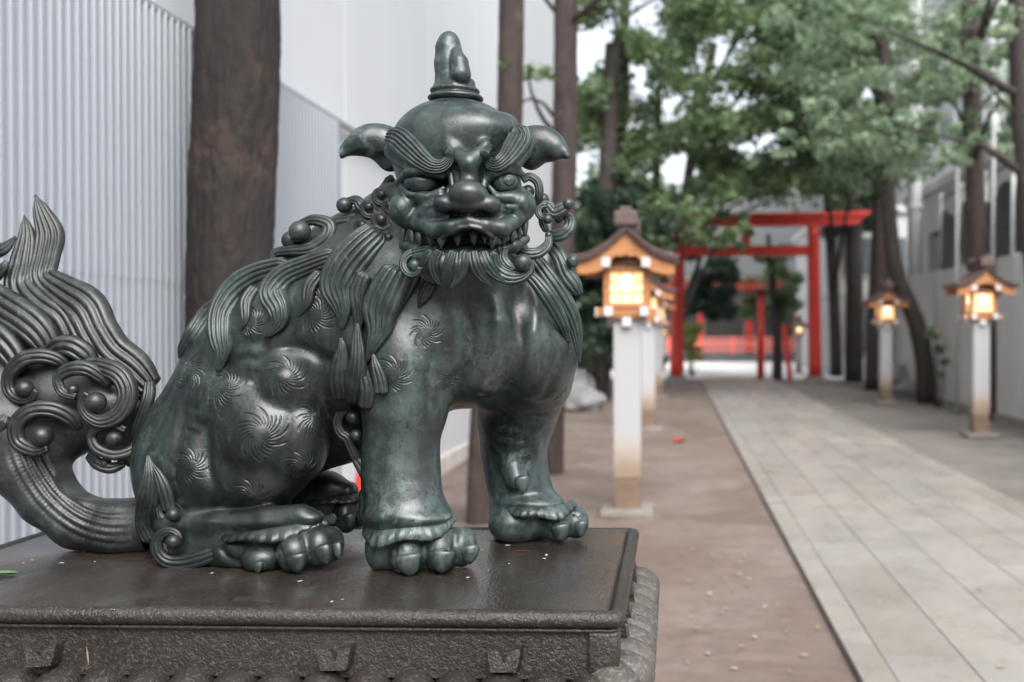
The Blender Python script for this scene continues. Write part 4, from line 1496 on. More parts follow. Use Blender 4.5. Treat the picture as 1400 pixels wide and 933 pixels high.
# scraps on the slab
lf = []
def small_leaf(name, loc, L, W, rz, mat, tilt=0.0, curl_=0.15):
    n = 7
    V = []; Fc = []
    for i in range(n):
        t = i / (n - 1)
        w = W * math.sin(math.pi * min(max(t, 0.02), 0.98)) ** 0.8 * 0.5
        for s in (-1, 0, 1):
            V.append(((t - 0.5) * L, s * w, abs(s) * w * 0.35 + curl_ * L * (t - 0.5) ** 2))
    for i in range(n - 1):
        for s in range(2):
            a = i * 3 + s
            Fc.append((a, a + 1, a + 4, a + 3))
    m2 = [(x, y, z - 0.0006) for x, y, z in V]
    k = len(V)
    Fc += [tuple(k + q for q in f_[::-1]) for f_ in Fc[:]]
    o = obj_np(name, V + m2, Fc, mat, None, True)
    o.location = loc; o.rotation_euler = (tilt, 0, rz)
    return o


def top_pt(px, py, dz=0.001):
    v = to_world(cam(px, py, 1.0)) - EYE_N
    t = (TOP_Z + dz - EYE_N[2]) / v[2]
    return EYE_N + v * t


tag(small_leaf('green_leaf', top_pt(4, 785, 0.002), 0.055, 0.022, 0.15, MAT['leaf_green_wet']), 'fresh green leaf lying on the left edge of the plinth top', 'leaf')
SPECK = [(262, 743), (112, 745), (32, 770), (44, 766), (84, 770), (130, 768), (290, 784), (367, 772), (154, 833), (454, 823), (468, 820), (478, 746), (558, 735), (694, 746), (696, 771), (668, 780), (747, 759), (744, 764), (640, 790), (410, 795)]
g0 = None
for i, (x, y) in enumerate(SPECK):
    if g0 is None:
        g0 = small_leaf('plant_scrap', top_pt(x, y, 0.0015), 0.009, 0.004, 0.3, MAT['white_cap'])
        o = g0
    else:
        o = g0.copy(); COL.objects.link(o)
    o.location = top_pt(x, y, 0.0015)
    o.rotation_euler = (0, 0, random.uniform(0, 3))
    k = random.uniform(0.6, 1.3); o.scale = (k, k, 1)
    tag(o, 'tiny pale plant scrap lying on the wet plinth top', 'plant scrap', 'pale scraps scattered on the plinth top')
tag(small_leaf('pine_needle', top_pt(715, 753, 0.0015), 0.036, 0.0016, 0.06, MAT['red_plastic'], 0, 0.05), 'thin reddish needle lying on the plinth top by the far paw', 'needle')
yn = small_leaf('dry_needle', (0, 0, 0), 0.030, 0.0022, 0, MAT['leaf_fallen'], 0, 0.1)
w_ = to_world(cam(110, 902, 1.603)); yn.location = (w_[0], PY0 + 0.0165, w_[2]); yn.rotation_euler = (R(90), R(84), 0)
tag(yn, 'yellow needle stuck upright to the front of the plinth', 'needle')
# ------------------------------------------------------------------ ground, paths
def XY(px, Y):
    """world X of a sketch column at distance Y along the path"""
    v = to_world(cam(px, 466.5, 1.0)) - EYE_N
    return v[0] / v[1] * Y


def ZZ(py, Y):
    v = to_world(cam(CX, py, 1.0)) - EYE_N
    return EYE_N[2] + v[2] / v[1] * Y


def sheet(name, x0, x1, y0, y1, z, mat, nx=1, ny=1, bumpy=0.0, kind='structure'):
    V = []; Fc = []
    for j in range(ny + 1):
        for i in range(nx + 1):
            x = x0 + (x1 - x0) * i / nx; y = y0 + (y1 - y0) * j / ny
            e = 0 if (i in (0, nx) or j in (0, ny)) else 1
            h = bumpy * e * (math.sin(x * 3.1 + y * 1.7) * 0.5 + math.sin(x * 7.3 - y * 2.9) * 0.3 + random.uniform(-.3, .3))
            V.append((x, y, z + h))
    for j in range(ny):
        for i in range(nx):
            a = j * (nx + 1) + i
            Fc.append((a, a + 1, a + nx + 2, a + nx + 1))
    o = obj_np(name, V, Fc, mat, None, bumpy > 0)
    tag(o, kind=kind)
    return o


sheet('ground', -150, 150, -60, 300, 0.0, MAT['gravel_earth'])
sheet('earth', -2.305, 0.745, -3, 29.0, 0.014, MAT['earth'], 24, 160, 0.008)
sheet('plaza', -14, 18, 29.0, 75, 0.006, MAT['plaza_concrete'])

PLX = [0.752, 0.893, 1.235, 1.572, 1.915, 2.240, 2.585, 2.79]
bm = bmesh.new()
lay = bm.loops.layers.color.new('tone')
for li, (a, b) in enumerate(zip(PLX, PLX[1:])):
    y = -1.5 + random.uniform(0, 0.6)
    while y < 28.9:
        L = random.uniform(1.5, 2.1) if li else 1.9
        y2 = min(y + L, 29.0)
        z = 0.050 + random.uniform(-0.0015, 0.0015)
        r_ = bmesh.ops.create_cube(bm, size=1, matrix=Matrix.Translation(((a + b) / 2, (y + y2) / 2, z / 2)) @ Matrix.Diagonal((b - a - 0.006, y2 - y - 0.003, z, 1)))
        t = random.uniform(0.93, 1.04)
        for v in r_['verts']:
            for lp in v.link_loops:
                lp[lay] = (t, t * random.uniform(0.985, 1.0), t * random.uniform(0.96, 1.0), 1)
        y = y2
me = bpy.data.meshes.new('path'); bm.to_mesh(me); bm.free()
tag(finish('path', me, MAT['paving']), kind='structure')
b = MB(); b.box(((PLX[0] + PLX[-1]) / 2, 13.75, 0.021), (PLX[-1] - PLX[0] - 0.02, 30.4, 0.040))
tag(b.build('path_bedding', MAT['joint_dirt']), kind='structure')


# ------------------------------------------------------------------ corrugated site fence and white wall on the left
def corrugated():
    r = empty('corrugated_fence', (-2.25, 2.0, 0))
    tag(r, 'pale blue-grey corrugated metal fence behind the bronze tail', 'fence')
    def panel(y0, y1, z0, z1, name, off):
        P = []
        pitch = 0.0545; dep = 0.017
        y = y0
        while y < y1:
            for dy, dx in ((0.0, 0.0), (0.030, 0.0), (0.0355, dep), (0.049, dep)):
                if y + dy < y1: P.append((y + dy, dx))
            y += pitch
        V = []; Fc = []
        for y, dx in P:
            V += [(off + dx, y - 2.0, z0), (off + dx, y - 2.0, z1), (off + dx - 0.0012, y - 2.0, z0), (off + dx - 0.0012, y - 2.0, z1)]
        for i in range(len(P) - 1):
            a = i * 4; c = a + 4
            Fc += [(a, c, c + 1, a + 1), (a + 2, a + 3, c + 3, c + 2), (a + 1, c + 1, c + 3, a + 3), (a, a + 2, c + 2, c)]
        obj_np(name, V, Fc, MAT['corrugated_metal'], r)
    panel(-2.0, 6.6, 0.03, 1.70, 'lower_sheet', 0.0)
    panel(-2.0, 6.6, 1.66, 2.84, 'upper_sheet', 0.0022)
    b = MB(); b.box((-0.012, 2.3, 2.845), (0.05, 8.6, 0.03), bev=0.004); b.build('top_rail', MAT['corrugated_metal'], r)
    b = MB(); b.box((-0.010, 4.63, 1.43), (0.060, 0.05, 2.8), bev=0.004); b.build('end_post', MAT['corrugated_metal'], r)
corrugated()


def white_wall():
    r = empty('white_wall', (-2.31, 8, 0)); tag(r, 'tall smooth white building wall along the left of the approach', 'wall')
    ys = [-2.5, 1.8, 4.4, 7.0, 9.4, 11.6, 14.6, 18.0, 22.2]
    for a, c in zip(ys, ys[1:]):
        b = MB(); b.box((-0.15, (a + c) / 2 - 8, 4.81), (0.30, c - a - 0.012, 9.26), bev=0.004)
        b.build('wall_panel', MAT['white_wall'], r)
    b = MB(); b.box((-0.16, 9.85 - 8, 4.8), (0.28, 24.6, 9.2)); b.build('wall_backing', MAT['white_wall'], r)
    b = MB(); b.box((-0.13, 9.85 - 8, 0.09), (0.32, 24.6, 0.18), bev=0.006); b.build('skirting', MAT['white_skirting'], r)
    b = MB(); b.cyl((0.05, 13.4 - 8, 0.2), (0.05, 13.4 - 8, 9.2), 0.045); b.build('downpipe', MAT['white_cap'], r, True)
white_wall()


# ------------------------------------------------------------------ panel wall, nets and buildings on the right
def right_wall():
    r = empty('panel_wall', (5.15, 12, 0)); tag(r, 'long pale grey panel wall behind the right-hand lanterns', 'wall')
    for k in range(12):
        y = 6.0 + k * 1.55
        b = MB(); b.box((0.06, y + 0.775 - 12, 1.29), (0.12, 1.53, 2.58), bev=0.006); b.build('wall_panel', MAT['panel_wall'], r)
        b = MB(); b.box((0.035, y - 12, 1.30), (0.10, 0.05, 2.60), bev=0.004); b.build('panel_post', MAT['pole_grey'], r)
    b = MB(); b.box((0.05, 15.3 - 12, 0.06), (0.22, 18.6, 0.12)); b.build('footing', MAT['stone_grey'], r)
right_wall()


def net_fence():
    r = empty('netted_frame', (5.55, 14, 2.5)); tag(r, 'dark netted steel frame standing above the grey panel wall', 'frame')
    y0, y1 = 10.6, 21.0
    V = []; Fc = []
    n = 36
    for i in range(n + 1):
        y = y0 + (y1 - y0) * i / n - 14
        sag = 0.22 * math.sin(i / n * math.pi * 5) ** 2
        for z in (-0.1, 0.6, 1.42 - sag):
            V.append((0.05 * math.sin(i * 1.7 + z * 3), y, z))
    for i in range(n):
        for j in range(2):
            a = i * 3 + j; Fc.append((a, a + 3, a + 4, a + 1))
    m_ = len(V); V += [(x + 0.02, y, z) for x, y, z in V]; Fc += [tuple(m_ + q for q in f_[::-1]) for f_ in Fc[:]]
    obj_np('net', V, Fc, MAT['net_dark'], r, True)
    for k in range(8):
        y = y0 + (y1 - y0) * k / 7 - 14
        b = MB(); b.cyl((0, y, -2.5), (0, y, 1.75), 0.028); b.build('upright', MAT['pole_grey'], r, True)
    for z in (0.7, 1.68):
        b = MB(); b.cyl((0.03, y0 - 14, z), (0.03, y1 - 14, z), 0.022); b.build('rail', MAT['net_dark'], r, True)
net_fence()


def building(name, label, x0, x1, y0, y1, h, wall, wins=(), roofm='facade_grey', face='both', band=None, glass='window_glass', frame='pole_grey'):
    r = empty(name, ((x0 + x1) / 2, (y0 + y1) / 2, 0)); tag(r, label, 'building')
    cx, cy = r.location.x, r.location.y
    b = MB(); b.box((0, 0, h / 2), (x1 - x0, y1 - y0, h)); b.build('wall', MAT[wall], r)
    b = MB(); b.box((0, 0, h + 0.10), (x1 - x0 + 0.3, y1 - y0 + 0.3, 0.2)); b.build('roof', MAT[roofm], r)
    if band:
        for z in band:
            b = MB(); b.box((0, 0, z), (x1 - x0 + 0.08, y1 - y0 + 0.08, 0.14)); b.build('floor_band', MAT['pole_grey'], r)
    for (u, z, w, hh, side) in wins:
        if side == 's':      # faces the camera (-Y)
            fb = MB(); fb.box((u - cx, y0 - cy - 0.03, z), (w + 0.12, 0.06, hh + 0.12)); f_ = fb.build('window', MAT[frame], r)
            for s in (-1, 1):
                gb = MB(); gb.box((u - cx + s * w / 4, y0 - cy - 0.066, z), (w / 2 - 0.03, 0.012, hh)); gb.build('pane', MAT[glass], f_)
        else:                # faces the path (-X)
            fb = MB(); fb.box((x0 - cx - 0.03, u - cy, z), (0.06, w + 0.12, hh + 0.12)); f_ = fb.build('window', MAT[frame], r)
            for s in (-1, 1):
                gb = MB(); gb.box((x0 - cx - 0.066, u - cy + s * w / 4, z), (0.012, w / 2 - 0.03, hh)); gb.build('pane', MAT[glass], f_)
    return r


building('grey_annex', 'plain grey building standing right of the red gate behind the black trunk', 4.85, 9.5, 30.0, 40.0, 4.9, 'facade_grey',
         [(5.6, 1.5, 0.9, 1.5, 's'), (6.9, 1.5, 0.9, 1.5, 's'), (8.2, 1.5, 0.9, 1.5, 's'), (5.6, 3.6, 0.9, 1.1, 's'), (6.9, 3.6, 0.9, 1.1, 's'), (8.2, 3.6, 0.9, 1.1, 's')], band=(2.5,))
building('white_house', 'low white house behind the netted frame on the right', 6.3, 14.0, 17.5, 27.0, 4.75, 'facade_white',
         [(24.2, 3.3, 1.0, 0.9, 'w'), (8.0, 3.4, 1.2, 0.9, 's')], 'facade_white')
TW = []
for k in range(5):
    for j in range(6):
        TW.append((11.2 + j * 2.4, 3.0 + k * 3.0, 1.6, 1.7, 's'))
for k in range(5):
    for j in range(4):
        TW.append((33.5 + j * 3.4, 3.0 + k * 3.0, 1.8, 1.7, 'w'))
building('office_block', 'tall grey block with window rows glimpsed through leaves at upper right', 10.0, 25.0, 32.0, 46.0, 17.0, 'facade_grey', TW, band=(1.5, 4.5, 7.5, 10.5, 13.5, 16.4), frame='facade_white')


def shrine():
    Y0 = 45.0
    r = empty('shrine_hall', (3.4, Y0, 0)); tag(r, 'dark roofed wooden shrine hall with red railing beyond the gate', 'shrine')
    b = MB(); b.box((0, 4, 1.9), (9.0, 7.0, 3.4)); b.build('wall', MAT['timber_wall'], r)
    b = MB(); b.box((0, 3.6, 0.17), (10.2, 9.2, 0.34), bev=0.02); b.build('podium', MAT['net_dark'], r)
    b = MB()
    for z, h in ((0.52, 0.10), (0.80, 0.15), (1.06, 0.06)):
        b.box((0, -0.8, z), (10.2, 0.09, h))
    b.build('railing', MAT['rail_red'], r)
    for x in (-5, -3.6, -2.2, -0.8, 0.6, 2.0, 3.4, 4.9):
        b = MB(); b.box((x, -0.8, 0.62), (0.13, 0.13, 1.0)); b.build('railing_post', MAT['rail_red'], r)
    for x in (-4.4, -2.2, 0, 2.2, 4.4):
        b = MB(); b.cyl((x, 0.35, 0.3), (x, 0.35, 3.4), 0.14); b.build('column', MAT['torii_red'], r, True)
    for x in (-3.3, -1.1, 1.1, 3.3):
        b = MB(); b.box((x, 0.46, 1.75), (1.7, 0.05, 1.3)); b.build('lattice_door', MAT['black_wood'], r)
    b = MB(); b.box((0, -0.2, 3.35), (9.6, 0.2, 0.26)); b.build('beam', MAT['rail_red'], r)
    b = MB(); b.box((0, 1.0, 3.62), (11.0, 4.0, 0.16)); b.build('soffit', MAT['cedar_wood'], r)
    for k in range(14):
        b = MB(); b.box((-5.2 + k * 0.8, -1.1, 3.66), (0.16, 0.5, 0.14)); b.build('rafter_end', MAT['white_cap'], r)
    prof = [(-1.6, 3.72), (0.4, 4.35), (2.2, 5.6), (4.0, 7.4), (5.8, 5.6), (7.6, 4.35), (9.4, 3.72), (9.4, 3.95), (7.6, 4.6), (5.9, 5.9), (4.0, 7.9), (2.1, 5.9), (0.4, 4.6), (-1.6, 3.95)]
    b = MB(); b.prism(prof[::-1], -5.8, 5.8, lambda u, v, w: (w, u, v)); b.build('roof', MAT['roof_tile'], r)
    b = MB(); b.box((0, -0.3, 4.05), (2.6, 1.4, 0.12)); b.build('porch_roof', MAT['cedar_wood'], r)
shrine()


# ------------------------------------------------------------------ torii gate
def torii(loc, span, hgt, rad, name, label, lean=0.06, extra=1.39, bases=True):
    r = empty(name, loc); tag(r, label, 'gate')
    for s in (-1, 1):
        b = MB()
        n = 12
        pts = []; rr = []
        for k in range(n + 1):
            t = k / n
            pts.append((s * (span / 2 - lean * t), 0, 0.16 + (hgt * 0.932 - 0.16) * t)); rr.append(rad * (1.02 - 0.10 * t))
        b.tube(pts, rr, 28); b.build('pillar', MAT['torii_red'], r, True)
        if bases:
            b = MB()
            b.cyl((s * span / 2, 0, 0.0), (s * span / 2, 0, 0.10), rad * 2.0, rad * 1.95, 32)
            b.cyl((s * span / 2, 0, 0.10), (s * span / 2, 0, 0.20), rad * 1.55, rad * 1.45, 32)
            b.build('base_stone', MAT['stone_grey'], r)
    def beam(nm, half, z0, z1, th, up, mat):
        bm = bmesh.new(); n = 24; rings = []
        for k in range(n + 1):
            u = -1 + 2 * k / n
            x = u * half; lift = up * abs(u) ** 3
            slant = 0.10 * abs(u) ** 20 * (1 if u > 0 else -1)
            rings.append([bm.verts.new(p) for p in ((x - slant, -th / 2, z0 + lift), (x - slant, th / 2, z0 + lift), (x + slant, th / 2, z1 + lift), (x + slant, -th / 2, z1 + lift))])
        for a, c in zip(rings, rings[1:]):
            for q in range(4): bm.faces.new((a[q], a[(q + 1) % 4], c[(q + 1) % 4], c[q]))
        bm.faces.new(rings[0][::-1]); bm.faces.new(rings[-1])
        bmesh.ops.recalc_face_normals(bm, faces=bm.faces[:])
        me = bpy.data.meshes.new(nm); bm.to_mesh(me); bm.free(); finish(nm, me, mat, r)
    k = hgt / 4.55
    beam('kasagi', span / 2 + extra, hgt - 0.13 * k, hgt, 0.44 * k, 0.05 * k, MAT['torii_red'])
    beam('shimaki', span / 2 + extra - 0.18, hgt - 0.34 * k, hgt - 0.132 * k, 0.32 * k, 0.045 * k, MAT['torii_red'])
    beam('nuki', span / 2 + 0.04, hgt - 1.13 * k, hgt - 0.86 * k, 0.18 * k, 0.0, MAT['torii_red'])
    b = MB(); b.box((0, 0, hgt - 0.60 * k), (0.24 * k, 0.14 * k, 0.516 * k)); b.build('strut', MAT['torii_red'], r)
    return r
torii((1.92, 26.8, 0.0), 3.69, 4.52, 0.178, 'torii_gate', 'large vermilion torii gate spanning the stone path')
# slim red post and black pole standing just past the gate
p = empty('red_post', (XY(1040, 28.2), 28.2, 0)); tag(p, 'slim red post standing inside the torii opening', 'post')
b = MB(); b.tube([(0, 0, 0), (0, 0, 2.45)], [0.105, 0.10], 16); b.build('shaft', MAT['torii_red'], p, True)
b = MB(); b.box((0, 0, 2.50), (0.30, 0.30, 0.10), bev=0.01); b.build('cap', MAT['black_wood'], p)
p = empty('red_signboard', (XY(1076, 28.0), 28.0, 0)); tag(p, 'leaning narrow red board behind the black pole in the gate', 'board')
b = MB(); b.box((0, 0, 0.80), (0.14, 0.05, 1.55), rot=Matrix.Rotation(R(-7), 3, 'Y')); b.build('board', MAT['red_plastic'], p)
b = MB(); b.cyl((0.05, 0.25, 0), (0.02, 0.04, 1.3), 0.02); b.build('prop', MAT['black_wood'], p)


# ------------------------------------------------------------------ lanterns on posts
def make_lantern():
    r = empty('post_lantern', (0, 0, 0))
    b = MB(); b.box((0, 0, 0.040), (0.40, 0.40, 0.05), bev=0.008); b.build('base_slab', MAT['stone_grey'], r)
    b = MB(); b.box((0, 0, 0.185), (0.196, 0.196, 0.25), bev=0.006); b.build('post_foot', MAT['post_foot'], r)
    b = MB(); b.box((0, 0, 0.925), (0.210, 0.210, 1.25), bev=0.008); b.build('post', MAT['post_paint'], r)
    # sill beams under the lamp box with white painted ends
    zs = 1.555
    b = MB()
    for s in (-1, 1):
        b.box((0, s * 0.135, zs + 0.025), (0.46, 0.055, 0.062), bev=0.004)
        b.box((s * 0.135, 0, zs + 0.029), (0.055, 0.46, 0.062), bev=0.004)
    b.box((0, 0, zs - 0.002), (0.30, 0.30, 0.05), bev=0.004)
    sill = b.build('sill', MAT['cedar_wood'], r)
    def cap_(c, s_, par):
        b = MB(); b.box(c, s_, bev=0.003); b.build('beam_cap', MAT['white_cap'], par)
    for s in (-1, 1):
        for t in (-1, 1):
            cap_((s * 0.234, t * 0.135, zs + 0.025), (0.012, 0.064, 0.070), sill)
            cap_((t * 0.135, s * 0.234, zs + 0.029), (0.064, 0.012, 0.070), sill)
    for s in (-1, 1):
        cap_((0, s * 0.130, zs - 0.050), (0.070, 0.055, 0.070), sill)
        cap_((s * 0.130, 0, zs - 0.050), (0.055, 0.070, 0.070), sill)
    z0, z1 = 1.612, 1.925
    b = MB()
    for sx in (-1, 1):
        for sy in (-1, 1):
            b.box((sx * 0.150, sy * 0.150, (z0 + z1) / 2), (0.052, 0.052, z1 - z0), bev=0.003)
    for s in (-1, 1):
        b.box((0, s * 0.150, z1 - 0.022), (0.252, 0.046, 0.045)); b.box((s * 0.150, 0, z1 - 0.022), (0.046, 0.252, 0.045))
        b.box((0, s * 0.150, z0 + 0.018), (0.252, 0.046, 0.036)); b.box((s * 0.150, 0, z0 + 0.018), (0.046, 0.252, 0.036))
    b.build('lamp_frame', MAT['cedar_wood'], r)
    for a in range(4):
        M = Matrix.Rotation(R(90) * a, 3, 'Z')
        b = MB(); c = M @ Vector((0, -0.142, (z0 + z1) / 2)); b.box(c, (0.250, 0.006, 0.24), rot=M); pn = b.build('paper_panel', MAT['lamp_paper'], r)
        b = MB()
        for k in (-1, 1):
            c = M @ Vector((k * 0.045, -0.150, (z0 + z1) / 2)); b.box(c, (0.008, 0.008, 0.232), rot=M)
        for k in (-1, 1):
            c = M @ Vector((0, -0.1505, (z0 + z1) / 2 + k * 0.042)); b.box(c, (0.248, 0.007, 0.008), rot=M)
        b.build('lattice', MAT['cedar_wood'], pn)
        b = MB(); c = M @ Vector((0, -0.147, (z0 + z1) / 2 + 0.035)); b.ball(c, (0.050, 0.002, 0.058), rot=M); b.build('glow', MAT['lamp_bulb'], pn, True)
    # bracket arms at the eaves with white ends
    ze = 1.945
    b = MB()
    for s in (-1, 1):
        b.box((s * 0.150, 0, ze + 0.006), (0.055, 0.56, 0.060), bev=0.004)
    b.box((0, 0, ze - 0.004), (0.44, 0.30, 0.04)); arm = b.build('eave_beam', MAT['cedar_wood'], r)
    for s in (-1, 1):
        for t in (-1, 1):
            cap_((s * 0.150, t * 0.285, ze + 0.006), (0.064, 0.012, 0.070), arm)
            cap_((s * 0.226, t * 0.12, ze - 0.004), (0.014, 0.05, 0.045), arm)
    # gable ends: boards with a cusped lower edge
    def ztop(x):
        u = abs(x) / 0.40
        return 2.205 - 0.245 * (1.55 * u - 0.55 * u * u) - 0.010 * math.sin(math.pi * u)
    xs = np.linspace(-0.365, 0.365, 31)
    upper = [(x, ztop(x) - 0.022) for x in xs]
    def zlow(x):
        u = abs(x) / 0.365
        base = ztop(x) - 0.022 - (0.165 * (1 - u) ** 0.9 + 0.070 * u + 0.012)
        cusp = 0.040 * math.exp(-((abs(x) - 0.085) / 0.045) ** 2)
        return base + cusp * 1.3
    lower = [(x, zlow(x)) for x in xs[::-1]]
    for s in (-1, 1):
        b = MB(); b.prism(upper + lower, s * 0.270 - 0.014, s * 0.270 + 0.014, lambda u, v, w: (u, w, v)); b.build('gable_board', MAT['cedar_wood'], r)
    # roof shell
    nx, xs = 30, np.linspace(-0.40, 0.40, 31)
    bm = bmesh.new(); rings = []
    for x in xs:
        zt = ztop(x) + 0.022 + 0.018 * (abs(x) / 0.4) ** 6
        rings.append([bm.verts.new(p) for p in ((x, -0.335, zt - 0.006), (x, -0.31, zt + 0.008), (x, 0.31, zt + 0.008), (x, 0.335, zt - 0.006), (x, 0.32, zt - 0.048), (x, -0.32, zt - 0.048))])
    for a, c in zip(rings, rings[1:]):
        for q in range(6): bm.faces.new((a[q], a[(q + 1) % 6], c[(q + 1) % 6], c[q]))
    bm.faces.new(rings[0]); bm.faces.new(rings[-1][::-1])
    bmesh.ops.recalc_face_normals(bm, faces=bm.faces[:])
    me = bpy.data.meshes.new('roof'); bm.to_mesh(me); bm.free(); finish('roof', me, MAT['bronze_roof'], r)
    # ridge and finial
    b = MB()
    b.box((0, 0, 2.255), (0.095, 0.60, 0.075), bev=0.012)
    b.box((0, 0, 2.312), (0.150, 0.64, 0.040), bev=0.012)
    for s in (-1, 1):
        b.box((0, s * 0.325, 2.275), (0.175, 0.045, 0.110), bev=0.016)
        b.box((0, s * 0.325, 2.338), (0.095, 0.045, 0.050), bev=0.016)
    b.build('ridge', MAT['bronze_roof'], r)
    return r


LAN = [(-0.358, 7.79, 1.0, 'nearest post lantern with an orange gabled box glowing left of the path'),
       (-0.365, 14.2, 1.0, 'second lantern back in the left row half hidden behind the nearest lantern'),
       (-0.330, 20.9, 1.0, 'third lantern back in the left row just before the torii pillar'),
       (4.08, 13.5, 1.02, 'larger near lantern at right in front of the grey panel wall'),
       (4.05, 19.3, 1.0, 'smaller lantern at right beside the curved leaning tree'),
       (-0.36, 34.0, 0.80, 'tiny far lantern shining beside the left torii pillar'),
       (4.10, 33.0, 0.80, 'tiny far lantern shining inside the right torii pillar')]
lan0 = make_lantern()
for i, (x, y, k, lab) in enumerate(LAN):
    o = lan0 if i == 0 else copy_tree(lan0)
    o.location = (x, y, 0); o.scale = (k, k, k)
    tag(o, lab, 'lantern', 'post lanterns lining the path')

# utility pole
p = empty('utility_pole', (XY(1250, 24.0), 24.0, 0)); tag(p, 'pale grey utility pole behind the panel wall', 'pole')
b = MB(); b.tube([(0, 0, 0), (0, 0, 11.0)], [0.18, 0.14], 20); b.build('shaft', MAT['pole_grey'], p, True)
for z in (4.3, 6.4):
    b = MB(); b.cyl((0, 0, z), (0, 0, z + 0.09), 0.21); b.build('clamp_band', MAT['pole_grey'], p)
b = MB(); b.box((0.0, -0.24, 5.6), (0.16, 0.16, 0.5), bev=0.01); b.build('junction_box', MAT['facade_dark'], p)
for i, (px, Y, z0, z1, lab) in enumerate(((1308, 17.2, 0, 4.9, 'thin pale conduit pipe left of the brown trunk above the wall'), (1357, 16.8, 0, 5.6, 'thin pale conduit pipe right of the brown trunk above the wall'), (1384, 16.2, 0, 4.9, 'thin pale conduit pipe nearest the right edge above the wall'))):
    b = MB(); x = XY(px, Y); b.cyl((0, 0, z0), (0, 0, z1), 0.032); o = b.build('conduit_pipe', MAT['pole_grey'], None, True); o.location = (x, Y, 0)
    tag(o, lab, 'pipe')

# traffic cone by the left wall
c = empty('traffic_cone', (XY(498, 5.9), 5.9, 0.015)); tag(c, 'red traffic cone glimpsed between the hind paw and fore leg', 'cone')
b = MB(); b.box((0, 0, 0.015), (0.36, 0.36, 0.03), bev=0.006); b.build('base', MAT['black_wood'], c)
b = MB(); b.cyl((0, 0, 0.03), (0, 0, 0.70), 0.14, 0.028, 28); b.build('cone', MAT['red_plastic'], c, True)
b = MB(); b.cyl((0, 0, 0.36), (0, 0, 0.46), 0.0855, 0.069, 28); b.build('band', MAT['white_cap'], c, True)


# rocks at the foot of the left greenery and by the right wall
def rock(px, Y, r, lab, sq=0.75):
    bm = bmesh.new(); bmesh.ops.create_icosphere(bm, subdivisions=3, radius=r)
    sd = random.uniform(0, 99)
    from mathutils import noise
    for v in bm.verts:
        n = noise.noise(v.co / r * 1.4 + Vector((sd, 0, 0)))
        v.co *= 1 + 0.35 * n; v.co.z *= sq
    me = bpy.data.meshes.new('rock'); bm.to_mesh(me); bm.free()
    o = finish('rock', me, MAT['rock_grey'], None, False); o.location = (XY(px, Y), Y, r * sq * 0.6)
    tag(o, lab, 'rock')
rock(800, 17.5, 0.34, 'grey rock leftmost behind the nearest lantern post')
rock(782, 19.0, 0.42, 'grey boulder beside the white wall far left of the lanterns', 1.1)
rock(1240, 21.0, 0.30, 'grey rock between the smaller lantern and the curved tree')
rock(1230, 22.5, 0.42, 'darker boulder behind the smaller right lantern', 1.0)

# bits on the ground
l0 = None
def gl(px, py, k, rz):
    global l0
    g_ = ground_at(px, py)
    if l0 is None:
        l0 = small_leaf('fallen_leaf', (0, 0, 0), 0.06, 0.032, 0, MAT['leaf_fallen']); o = l0
    else:
        o = l0.copy(); COL.objects.link(o)
    onp = PLX[0] < g_.x < PLX[-1]
    o.location = (g_.x, g_.y, 0.056 if onp else 0.030); o.rotation_euler = (random.uniform(-.15, .15), random.uniform(-.15, .15), rz); o.scale = (k, k, k)
    tag(o, 'small pale dry leaf lying on the stone path' if onp else 'small pale dry leaf lying on the bare earth', 'leaf', 'dry leaves on the stone path' if onp else 'dry leaves scattered on the bare earth')
for x, y in ((970, 819), (1013, 893), (1119, 866), (1011, 792), (1024, 799), (943, 802), (953, 868), (1080, 928), (968, 903), (1011, 776), (1018, 765), (975, 765), (1020, 713), (965, 745), (995, 762), (1100, 905), (1076, 872), (940, 915), (988, 846), (1046, 838)):
    gl(x, y, random.uniform(0.35, 0.75), random.uniform(0, 6))
for k in range(12):
    gl(random.uniform(930, 1080), random.uniform(700, 930), random.uniform(0.3, 0.7), random.uniform(0, 6))
for x, y in ((1367, 931), (1290, 700), (1180, 640), (1340, 820)):
    gl(x, y, 0.6, random.uniform(0, 6))
o = small_leaf('red_leaf', ground_at(929, 607) + Vector((0, 0, 0.03)), 0.20, 0.14, 0.5, MAT['red_plastic']); tag(o, 'small red scrap lying on the earth left of the path', 'scrap')
